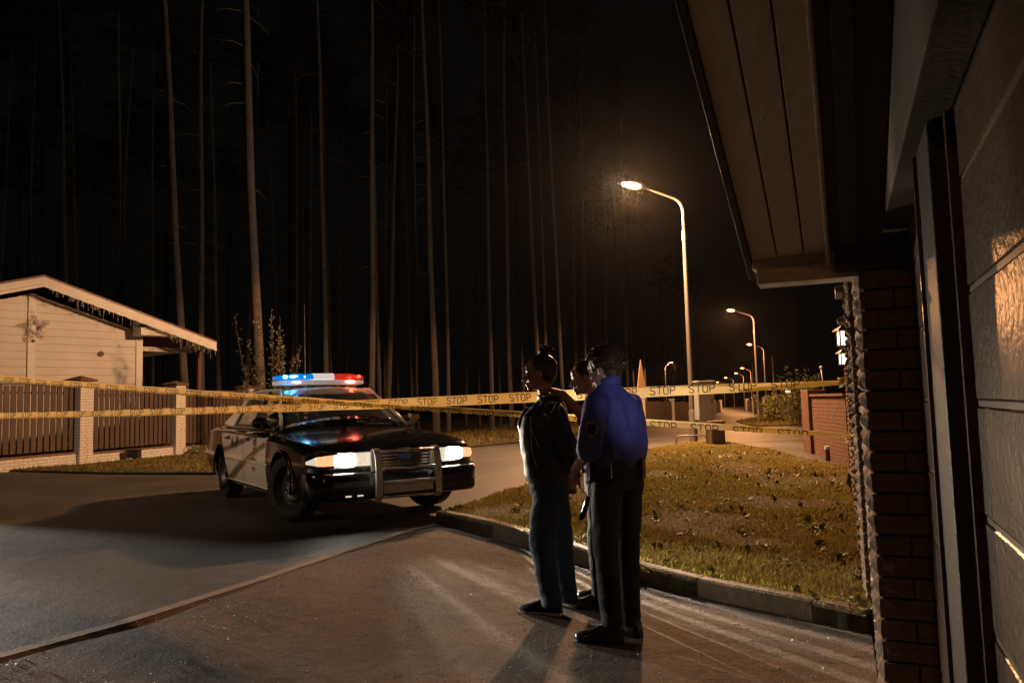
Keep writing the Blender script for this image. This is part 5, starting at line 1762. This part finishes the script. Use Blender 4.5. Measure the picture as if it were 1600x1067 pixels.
# ---------- officer at the front right, seen from behind
B = Person(.60, 4.62, math.atan2(.78, -.62), 'curly haired officer in a bright blue shirt, seen from behind', 'people standing on the drive')
Hb = B.head(B.L(944, 579, 4.66), (-.86, .50, 0), R(14))
hL, hR = B.L(948, 745, 4.58), B.L(980, 745, 4.72)
kL, kR = B.L(946, 855, 4.56), B.L(980, 855, 4.72)
aL, aR = B.L(955, 962, 4.60), B.L(984, 962, 4.74)
sL, sR = B.L(932, 632, 4.50), B.L(986, 632, 4.76)
eL, eR = B.L(923, 700, 4.52), B.L(993, 690, 4.80)
wL, wR = B.L(897, 735, 4.78), B.L(965, 712, 4.98)
pel = (hL + hR) / 2
chest = B.L(960, 660, 4.64); neckb = B.L(952, 606, 4.64)
b = MB(); head_mb(b, Hb, neckb)
oval_rings(b, [(pel - up * .05, .09, .14, 0), (pel + up * .12, .085, .13, 0), (chest, .10, .15, 0), (neckb - up * .06, .045, .07, 0), (neckb + up * .06, .05, .05, 0)])
for a_, r_ in (([hL.lerp(kL, .22), kL, aL, aL - up * .05], [.075, .05, .036, .035]), ([hR.lerp(kR, .22), kR, aR, aR - up * .05], [.075, .05, .036, .035]),
               ([sL.lerp(eL, .3), eL, eL.lerp(wL, .4), wL], [.045, .038, .038, .027]), ([sR.lerp(eR, .3), eR, eR.lerp(wR, .4), wR], [.045, .038, .038, .027]), ([sL, sR], [.03, .03])):
    b.tube(a_, r_, 14)
hand_mb(b, wL, B.D(S.w @ (wrN - up * .02) - (B.w @ wL)), B.D((.3, .9, -.2)), 1, .75)
hand_mb(b, wR, B.D((-.6, .5, -.2)), B.D((0, -.3, -1)), -1, .5)
body_b = remesh(b, 'body', M['skin2'], B.root, .0058, 3)
for sy in (-1, 1):
    e = MB(); e.ell(Hb @ Vector((.080, sy * .030, .0)), (.0115, .0125, .010)); e.build('eye', M['eye'], body_b, smooth=True)
j = MB(); j.ell(sL, (.072,) * 3); j.ell(sR, (.072,) * 3)
oval_rings(j, [(B.L(963, 728, 4.66), .125, .155, 0), (B.L(965, 712, 4.66), .15, .168, 0), (B.L(966, 694, 4.66), .152, .172, 0), (B.L(965, 672, 4.65), .14, .168, 0), (B.L(961, 648, 4.64), .125, .168, 0),
               (B.L(958, 628, 4.64), .115, .185, 0), (B.L(955, 615, 4.64), .085, .13, 0), (neckb + up * .01, .068, .075, 0), (neckb + up * .03, .06, .062, 0)])
j.tube([sL - up * .02, sL.lerp(eL, .5), eL - up * .005, eL.lerp(wL, .12)], [.075, .072, .070, .068], 16)
j.tube([sR - up * .02, sR.lerp(eR, .5), eR - up * .005, eR.lerp(wR, .25)], [.070, .068, .066, .060], 16)
j.tube([sL + up * .0, sR + up * .0], [.06, .06], 16)
def bfold(p):
    q = Vector((p.x * 9, p.y * 9, p.z * 1.5 + p.y * 1.5 + .2))
    a = noise.noise(q); c = noise.noise(Vector((p.x * 4, p.y * 4, p.z * 9)))
    low = sstep(1.45, 1.05, p.z) if False else max(0, min(1, (1.45 - p.z) / .35))
    return .027 * (1 - abs(a) * 2.4) * (.22 + low) * .6 + .005 * c
sb = remesh(j, 'shirt', M['shirt'], B.root, .010, 5, bfold)
m = MB(); cc = neckb + up * .03
ringsA = []
for z, rr_ in ((-.02, .073), (.028, .064), (.030, .058), (-.01, .058)):
    ringsA.append([cc + Vector((rr_ * math.cos(q) - .012 * (z > 0), rr_ * math.sin(q) * 1.02, z - .012 * math.cos(q))) for q in [6.2832 * k / 28 for k in range(28)]])
m.loft(ringsA, cap=False); m.build('collar', M['shirt'], sb, smooth=True)
patch_on(sb, B, 925, 671, .075, .095)
t = MB()
oval_rings(t, [(pel + up * .115, .118, .150, 0), (pel + up * .0, .135, .165, 0), (pel - up * .07, .13, .165, 0)])
t.tube([hL - up * .03, hL.lerp(kL, .45), kL, kL.lerp(aL, .5), aL, aL - up * .05], [.098, .088, .072, .066, .062, .066], 18)
t.tube([hR - up * .03, hR.lerp(kR, .45), kR, kR.lerp(aR, .5), aR, aR - up * .05], [.098, .088, .072, .066, .062, .066], 18)
remesh(t, 'trousers', M['trouser'], B.root, .010, 4, folds(.008, 5, 8, 1.2))
bt = MB(); bc_ = B.L(963, 729, 4.66)
oval_rings(bt, [(bc_ - up * .028, .138, .165, 0), (bc_ + up * .028, .136, .163, 0)], n=36)
belt = bt.build('belt', M['leather'], B.root, bevel=.004, smooth=True, sharp=50)
for q, sz in ((2.5, (.035, .09, .10)), (3.6, (.03, .07, .12)), (-1.3, (.06, .04, .20)), (1.3, (.04, .05, .12))):
    m = MB(); m.box(bc_ + Vector((.150 * math.cos(q), .178 * math.sin(q), -.01 if sz[2] < .15 else -.07)), sz, Matrix.Rotation(q, 3, 'Z') if sz[2] < .15 else None)
    m.build('belt_pouch', M['leather'], belt, bevel=.008)
an = B.D((-.93, .2, 0)); an = math.atan2(an.y, an.x)
shoe(B.root, (aL.x - .07 * math.cos(an), aL.y - .07 * math.sin(an), 0), an, .29)
an = B.D((-.72, .6, 0)); an = math.atan2(an.y, an.x)
shoe(B.root, (aR.x - .07 * math.cos(an), aR.y - .07 * math.sin(an), 0), an, .29)
# curly hair
h = MB()
h.ell((-.020, 0, .045), (.105, .086, .088), mtx=Hb, n=20, m=14); h.ell((-.058, 0, .0), (.058, .074, .082), mtx=Hb)
hr = remesh(h, 'hair', M['hairbrown'], B.root, .008, 2, lambda p: .010 * noise.noise(p * 38))
h = MB(); rn = random.Random(4)
for k in range(560):
    a = rn.uniform(0, 6.28); e = math.asin(rn.uniform(-.25, 1))
    d = Vector((math.cos(a) * math.cos(e), math.sin(a) * math.cos(e), math.sin(e)))
    if d.x > .35 and d.z < .45: continue
    if d.z < 0 and abs(d.y) > .8: continue
    p0 = Vector((-.022 + d.x * .105, d.y * .086, .042 + d.z * .090 - (.04 if d.z < 0.1 and d.x < 0 else 0)))
    tng = d.cross(Vector((rn.gauss(0, 1), rn.gauss(0, 1), rn.gauss(0, 1)))).normalized(); bt_ = d.cross(tng)
    r_ = rn.uniform(.007, .014); pts = []
    for q in range(7):
        w_ = q * .85
        pts.append(Hb @ (p0 + d * (.004 + .003 * q + (.006 if d.z > .6 else 0)) + tng * r_ * math.cos(w_) + bt_ * r_ * math.sin(w_)))
    h.tube(pts, [.0035, .0042, .0042, .004, .0035, .003, .0015], 5)
h.build('curls', M['hairbrown'], hr, smooth=True)

# ---------- second officer, mostly hidden, hand on the man's shoulder
O2 = Person(.68, 5.46, math.atan2(.05, -1.0), 'dark haired officer half hidden in the middle, hand on the shoulder of the man', 'people standing on the drive')
Hc = O2.head(O2.L(914, 590, 5.42), (-1, -.05, 0), R(10))
hL, hR = O2.L(938, 752, 5.36), O2.L(944, 752, 5.54)
kL, kR = O2.L(934, 850, 5.34), O2.L(944, 850, 5.54)
aL, aR = O2.L(940, 936, 5.30), O2.L(948, 926, 5.52)
sL, sR = O2.L(934, 640, 5.27), O2.L(938, 640, 5.60)
eL, eR = O2.L(916, 655, 5.06), O2.L(925, 700, 5.62)
wL, wR = O2.L(877, 614, 5.02), O2.L(900, 728, 5.50)
pel = (hL + hR) / 2
chest = O2.L(936, 668, 5.44); neckb = O2.L(932, 616, 5.44)
b = MB(); head_mb(b, Hc, neckb)
oval_rings(b, [(pel - up * .05, .085, .13, 0), (pel + up * .12, .08, .12, 0), (chest, .09, .14, 0), (neckb - up * .06, .045, .07, 0), (neckb + up * .05, .048, .048, 0)])
for a_, r_ in (([hL.lerp(kL, .22), kL, aL, aL - up * .05], [.07, .048, .036, .035]), ([hR.lerp(kR, .22), kR, aR, aR - up * .05], [.07, .048, .036, .035]),
               ([sL.lerp(eL, .3), eL, eL.lerp(wL, .4), wL], [.043, .038, .037, .026]), ([sR.lerp(eR, .3), eR, eR.lerp(wR, .4), wR], [.043, .037, .036, .026]), ([sL, sR], [.03, .03])):
    b.tube(a_, r_, 14)
hand_mb(b, wL, O2.D(at(848, 606, 5.10) - at(877, 614, 5.02)), O2.D((-.1, .35, -1)), 1, .28, 1.0, .14)
hand_mb(b, wR, O2.D((-.7, -.2, -.6)), O2.D((0, -1, 0)), -1, .6)
body_c = remesh(b, 'body', M['skin'], O2.root, .0058, 3)
for sy in (-1, 1):
    e = MB(); e.ell(Hc @ Vector((.080, sy * .030, .0)), (.0115, .0125, .010)); e.build('eye', M['eye'], body_c, smooth=True)
j = MB(); j.ell(sL, (.066,) * 3); j.ell(sR, (.066,) * 3)
oval_rings(j, [(O2.L(937, 728, 5.45), .115, .15, 0), (O2.L(937, 705, 5.45), .14, .17, 0), (chest, .13, .175, 0),
               (O2.L(935, 640, 5.44), .115, .175, 0), (O2.L(934, 626, 5.44), .08, .12, 0), (neckb + up * .0, .066, .07, 0), (neckb + up * .02, .058, .06, 0)])
j.tube([sL - up * .01, sL.lerp(eL, .5), eL.lerp(sL, .15)], [.068, .066, .062], 16)
j.tube([sR - up * .01, sR.lerp(eR, .5), eR.lerp(sR, .1)], [.068, .062, .058], 16)
j.tube([sL, sR], [.055, .055], 16)
s2 = remesh(j, 'shirt', M['shirt2'], O2.root, .010, 5, bfold)
m = MB(); cc = neckb + up * .02
ringsA = []
for z, rr_ in ((-.02, .070), (.03, .060), (.032, .054), (-.01, .054)):
    ringsA.append([cc + Vector((rr_ * math.cos(q), rr_ * math.sin(q), z - .010 * math.cos(q))) for q in [6.2832 * k / 28 for k in range(28)]])
m.loft(ringsA, cap=False); m.build('collar', M['shirt2'], s2, smooth=True)
patch_on(s2, O2, 909, 661, .06, .075)
t = MB()
oval_rings(t, [(pel + up * .12, .112, .142, 0), (pel + up * .0, .125, .155, 0), (pel - up * .07, .12, .155, 0)])
t.tube([hL - up * .03, hL.lerp(kL, .45), kL, kL.lerp(aL, .5), aL, aL - up * .04], [.092, .083, .068, .062, .06, .062], 18)
t.tube([hR - up * .03, hR.lerp(kR, .45), kR, kR.lerp(aR, .5), aR, aR - up * .04], [.092, .083, .068, .062, .06, .062], 18)
remesh(t, 'trousers', M['trouser'], O2.root, .010, 4, folds(.008, 5, 8, 1.2))
an = O2.D((-1, .12, 0)); an = math.atan2(an.y, an.x)
for q in (aL, aR): shoe(O2.root, (q.x - .07 * math.cos(an), q.y - .07 * math.sin(an), 0), an, .28, name='boot')
h = MB()
h.ell((-.022, 0, .040), (.101, .081, .088), mtx=Hc, n=20, m=14); h.ell((-.056, 0, .005), (.058, .073, .075), mtx=Hc)
remesh(h, 'hair', M['hairdark'], O2.root, .007, 2, lambda p: .003 * noise.noise(p * 60))
# key cords hanging from the belt
m = MB(); rn = random.Random(11)
k0 = O2.L(921, 744, 5.16)
belt2 = MB(); oval_rings(belt2, [(O2.L(937, 731, 5.45) - up * .025, .13, .158, 0), (O2.L(937, 731, 5.45) + up * .025, .128, .156, 0)], n=30)
bo_ = belt2.build('belt', M['leather'], O2.root, smooth=True, sharp=50)
for k in range(7):
    p = k0 + Vector((rn.uniform(-.015, .015), rn.uniform(-.02, .02), 0))
    m.tube([p, O2.L(921 + rn.uniform(-6, 5), 757, 5.16), O2.L(920 + rn.uniform(-5, 4), 768, 5.16), O2.L(919 + rn.uniform(-2, 2), 777, 5.16)], .0022, 5)
m.build('key_cords', M['piping'], bo_)
m = MB(); m.tube([O2.L(919, 775, 5.16), O2.L(916, 790, 5.16), O2.L(910, 806, 5.16), O2.L(907, 812, 5.16)], [.014, .018, .02, .012], 8); m.build('hanging_pouch', M['leather'], bo_, smooth=True)
m = MB(); m.tube([O2.L(921, 746, 5.16), O2.L(928, 735, 5.28)], .006, 6); m.build('key_strap', M['leather'], bo_)
# ------------------------------------------------------------ barrier tapes
def stroke_letter(ch):
    """centre lines of block letters in a 1 x 1.5 box"""
    if ch == 'S': return [[(1, 1.3), (.8, 1.5), (.2, 1.5), (0, 1.3), (0, 1.0), (.2, .82), (.8, .68), (1, .5), (1, .2), (.8, 0), (.2, 0), (0, .2)]]
    if ch == 'T': return [[(-.08, 1.5), (1.08, 1.5)], [(.5, 1.5), (.5, 0)]]
    if ch == 'O': return [[(.2, 0), (0, .22), (0, 1.28), (.2, 1.5), (.8, 1.5), (1, 1.28), (1, .22), (.8, 0), (.2, 0), (0, .22)]]
    if ch == 'P': return [[(0, 0), (0, 1.5), (.78, 1.5), (1, 1.3), (1, .88), (.78, .68), (0, .68)]]
def tape(name, A, Bp, width, vrange, label, sag=.05, wob=1.0, seed=0):
    """ribbon from A to Bp; vrange(t) gives the part of the tape's width left showing by the fold"""
    A, Bp = Vector(A), Vector(Bp)
    L_ = (Bp - A).length; d = (Bp - A).normalized()
    side = Vector((d.y, -d.x, 0)).normalized()
    root = empty(name, A, label=label, cat='barrier tape', group='yellow barrier tapes across the drive')
    def pos(t, v):
        v0, v1 = vrange(t)
        vv = (v - .5) * width
        tw = (.22 * math.sin(t * 17 + seed) + .16 * math.sin(t * 41 + seed * 2) + .12 * math.sin(t * 97 + seed)) * wob
        p = A.lerp(Bp, t) - Vector((0, 0, sag * 4 * t * (1 - t)))
        ripple = .004 * math.sin(t * 90 + v * 3 + seed) + .003 * noise.noise(Vector((t * 60, v * 3, seed)))
        return p - A + Vector((0, 0, 1)) * vv * math.cos(tw) + side * (vv * math.sin(tw) + ripple)
    n = 260
    m = MB(); vs = []
    for i in range(n + 1):
        t = i / n; v0, v1 = vrange(t)
        for q in range(5):
            vs.append(pos(t, v0 + (v1 - v0) * q / 4))
    m.add(vs, [(i * 5 + q, (i + 1) * 5 + q, (i + 1) * 5 + q + 1, i * 5 + q + 1) for i in range(n) for q in range(4)])
    band = m.build('band', M['tape'], root, smooth=True)
    # folded-back strip behind
    m = MB(); vs = []
    for i in range(n + 1):
        t = i / n; v0, v1 = vrange(t)
        w = max(.02, (1 - (v1 - v0)))
        e = v0 if v0 > .03 else v1
        s_ = 1 if v0 > .03 else -1
        for q in range(3):
            vv = e + s_ * w * q / 2 * .9
            vs.append(pos(t, min(max(vv, v0 + .01), v1 - .01)) + side * -(.003 + .002 * q))
    m.add(vs, [(i * 3 + q, (i + 1) * 3 + q, (i + 1) * 3 + q + 1, i * 3 + q + 1) for i in range(n) for q in range(2)])
    m.build('fold', M['tape'], root, smooth=True)
    kn = MB(); ke = Bp - A
    for k in range(9):
        a = random.uniform(0, 6.28); q0 = ke + Vector((random.uniform(-.01, .01),) * 3)
        kn.tube([q0, q0 + Vector((.02 * math.cos(a), .02 * math.sin(a), random.uniform(-.03, .02))), q0 + Vector((.035 * math.cos(a + 1), .03 * math.sin(a), random.uniform(-.06, .03)))], [.012, .014, .005], 6, flat=.35)
    kn.build('knot', M['tape'], root, smooth=True)
    # lettering STOP
    lm = MB()
    pitch = .318; lw = .037; gap = .018; hgt = .060; th = .0075
    k = 0
    x = .05
    while x + pitch < L_:
        for ci, ch in enumerate('STOP'):
            ox = x + ci * (lw + gap)
            for line in stroke_letter(ch):
                pts = []
                for (ax, ay), (bx_, by_) in zip(line, line[1:]):
                    for q in range(4): pts.append((ax + (bx_ - ax) * q / 4, ay + (by_ - ay) * q / 4))
                pts.append(line[-1])
                for (ax, ay), (bx_, by_) in zip(pts, pts[1:]):
                    a = Vector((ox + ax * lw, (ay / 1.5 - .5) * hgt)); b_ = Vector((ox + bx_ * lw, (by_ / 1.5 - .5) * hgt))
                    dd = (b_ - a).normalized(); nn_ = Vector((-dd.y, dd.x)) * th / 2
                    a2_, b2_ = a - dd * th * .35, b_ + dd * th * .35
                    q4 = []
                    for p in (a2_ + nn_, a2_ - nn_, b2_ - nn_, b2_ + nn_):
                        t = p.x / L_; v0, v1 = vrange(t)
                        v = p.y / width + .5
                        q4.append((t, min(max(v, v0), v1)))
                    if max(q[1] for q in q4) - min(q[1] for q in q4) < .008: continue
                    lm.add([pos(t, v) - side * -.0022 * 1 if False else pos(t, v) + side * .0022 for t, v in q4], [(0, 1, 2, 3)])
        x += pitch
    lm.build('lettering', M['ink'], root)
    return root
def lerpf(tab):
    def f(t):
        for (a, va), (b, vb) in zip(tab, tab[1:]):
            if a <= t <= b:
                q = (t - a) / (b - a)
                return tuple(u + (w - u) * q for u, w in zip(va, vb))
        return tab[0][1] if t < tab[0][0] else tab[-1][1]
    return f
Lb, Rb = at(-45, 649, 10.0), at(1318, 595, 5.75)
tape('barrier_tape', Lb, Rb, .098, lerpf([(0, (.04, .80)), (.45, (.04, .86)), (.6, (0, .96)), (.80, (0, 1)), (.92, (.02, .78)), (.965, (.1, .62)), (1, (.2, .55))]),
     'yellow STOP barrier tape stretched higher at the people, running level to the right', sag=.045, seed=1)
La, Ra = at(-45, 589, 9.9), at(1330, 684, 5.45)
tape('barrier_tape', La, Ra, .098, lerpf([(0, (.22, 1)), (.4, (.30, 1)), (.5, (.40, 1)), (.7, (.45, 1)), (.9, (.45, .98)), (.96, (.5, .9)), (1, (.55, .8))]),
     'yellow STOP barrier tape sloping down from the upper left to the lower right, folded narrow', sag=.02, seed=4)
# ------------------------------------------------------------ night light, sky, camera
w = bpy.data.worlds.new('World'); sc.world = w; w.use_nodes = True
nt = w.node_tree; bg = nt.nodes['Background']
bg.inputs['Color'].default_value = (.55, .50, .46, 1); bg.inputs['Strength'].default_value = .0028

# unseen street lamps added as fill behind and left of the view
pb_ = (-5.4, -5.0)
street_lamp('street_lamp', 0, 0, 0, 0, 'unseen street lamp added as fill behind the viewpoint', power=BACKPOW, off=(-1.9, -.9, 7.0), pole_at=pb_)
spot('officer_back_spot', None, (-.12, -.35, 2.28), (.93, 4.6, 1.46), BLPOW, 11, (.9, .9, 1.0), 1.0, .05)  # added bare spot for the off-camera light on the officer's back
spot('asphalt_fill_beam', None, (-15.5, 11.5, 2.0), (-7.6, 6.8, .05), SPPOW, 16, (1, .93, .82), .6, .08)  # added bare spots in place of off-camera light on the asphalt
spot('asphalt_fill_beam', None, (-14.6, 12.8, 2.0), (-6.0, 7.5, .05), SPPOW, 16, (1, .93, .82), .6, .08)

street_lamp('street_lamp', 0, 0, 0, 0, 'unseen street lamp added left of the view for the car flank', off=(1.9, 1.2, 6.6), pole_at=(-16.0, 1.6))
spot('lamp_light', None, (-14.1, 2.8, 6.4), (-6.2, 13.5, .8), 1700, 62, (1, .72, .47), .5, .1)  # added spot under the left lamp, brightens the car's side
cd = bpy.data.cameras.new('camera'); cd.lens = 27.0; cd.sensor_width = 36.0; cd.clip_end = 900; cd.clip_start = .05
co = bpy.data.objects.new('camera', cd); COL.objects.link(co)
co.matrix_world = Matrix.Translation(CAM) @ CROT.to_4x4()
sc.camera = co
sc.view_settings.view_transform = 'Standard'; sc.view_settings.look = 'None'
sc.view_settings.exposure = 0; sc.view_settings.gamma = 1
sc.render.engine = 'CYCLES'
sc.cycles.use_denoising = True
sc.cycles.max_bounces = 6; sc.cycles.diffuse_bounces = 3; sc.cycles.glossy_bounces = 3; sc.cycles.transmission_bounces = 6
sc.cycles.sample_clamp_indirect = 4
hz = MB(); hz.box((20, 160, 15), (700, 560, 120))  # haze box added so the lamps get a halo
M['haze'] = bpy.data.materials.new('haze'); M['haze'].use_nodes = True
_n = M['haze'].node_tree; _n.nodes.remove(_n.nodes['Principled BSDF'])
_v = _n.nodes.new('ShaderNodeVolumePrincipled'); _v.inputs['Density'].default_value = HAZE; _v.inputs['Color'].default_value = (.8, .8, .8, 1)
_v.inputs['Anisotropy'].default_value = .88
_n.links.new(_v.outputs[0], _n.nodes['Material Output'].inputs['Volume'])
if HAZE > 0:
    ho = hz.build('haze', M['haze']); tag(ho, 'thin haze added to give the lamps a glow', 'haze', kind='stuff')
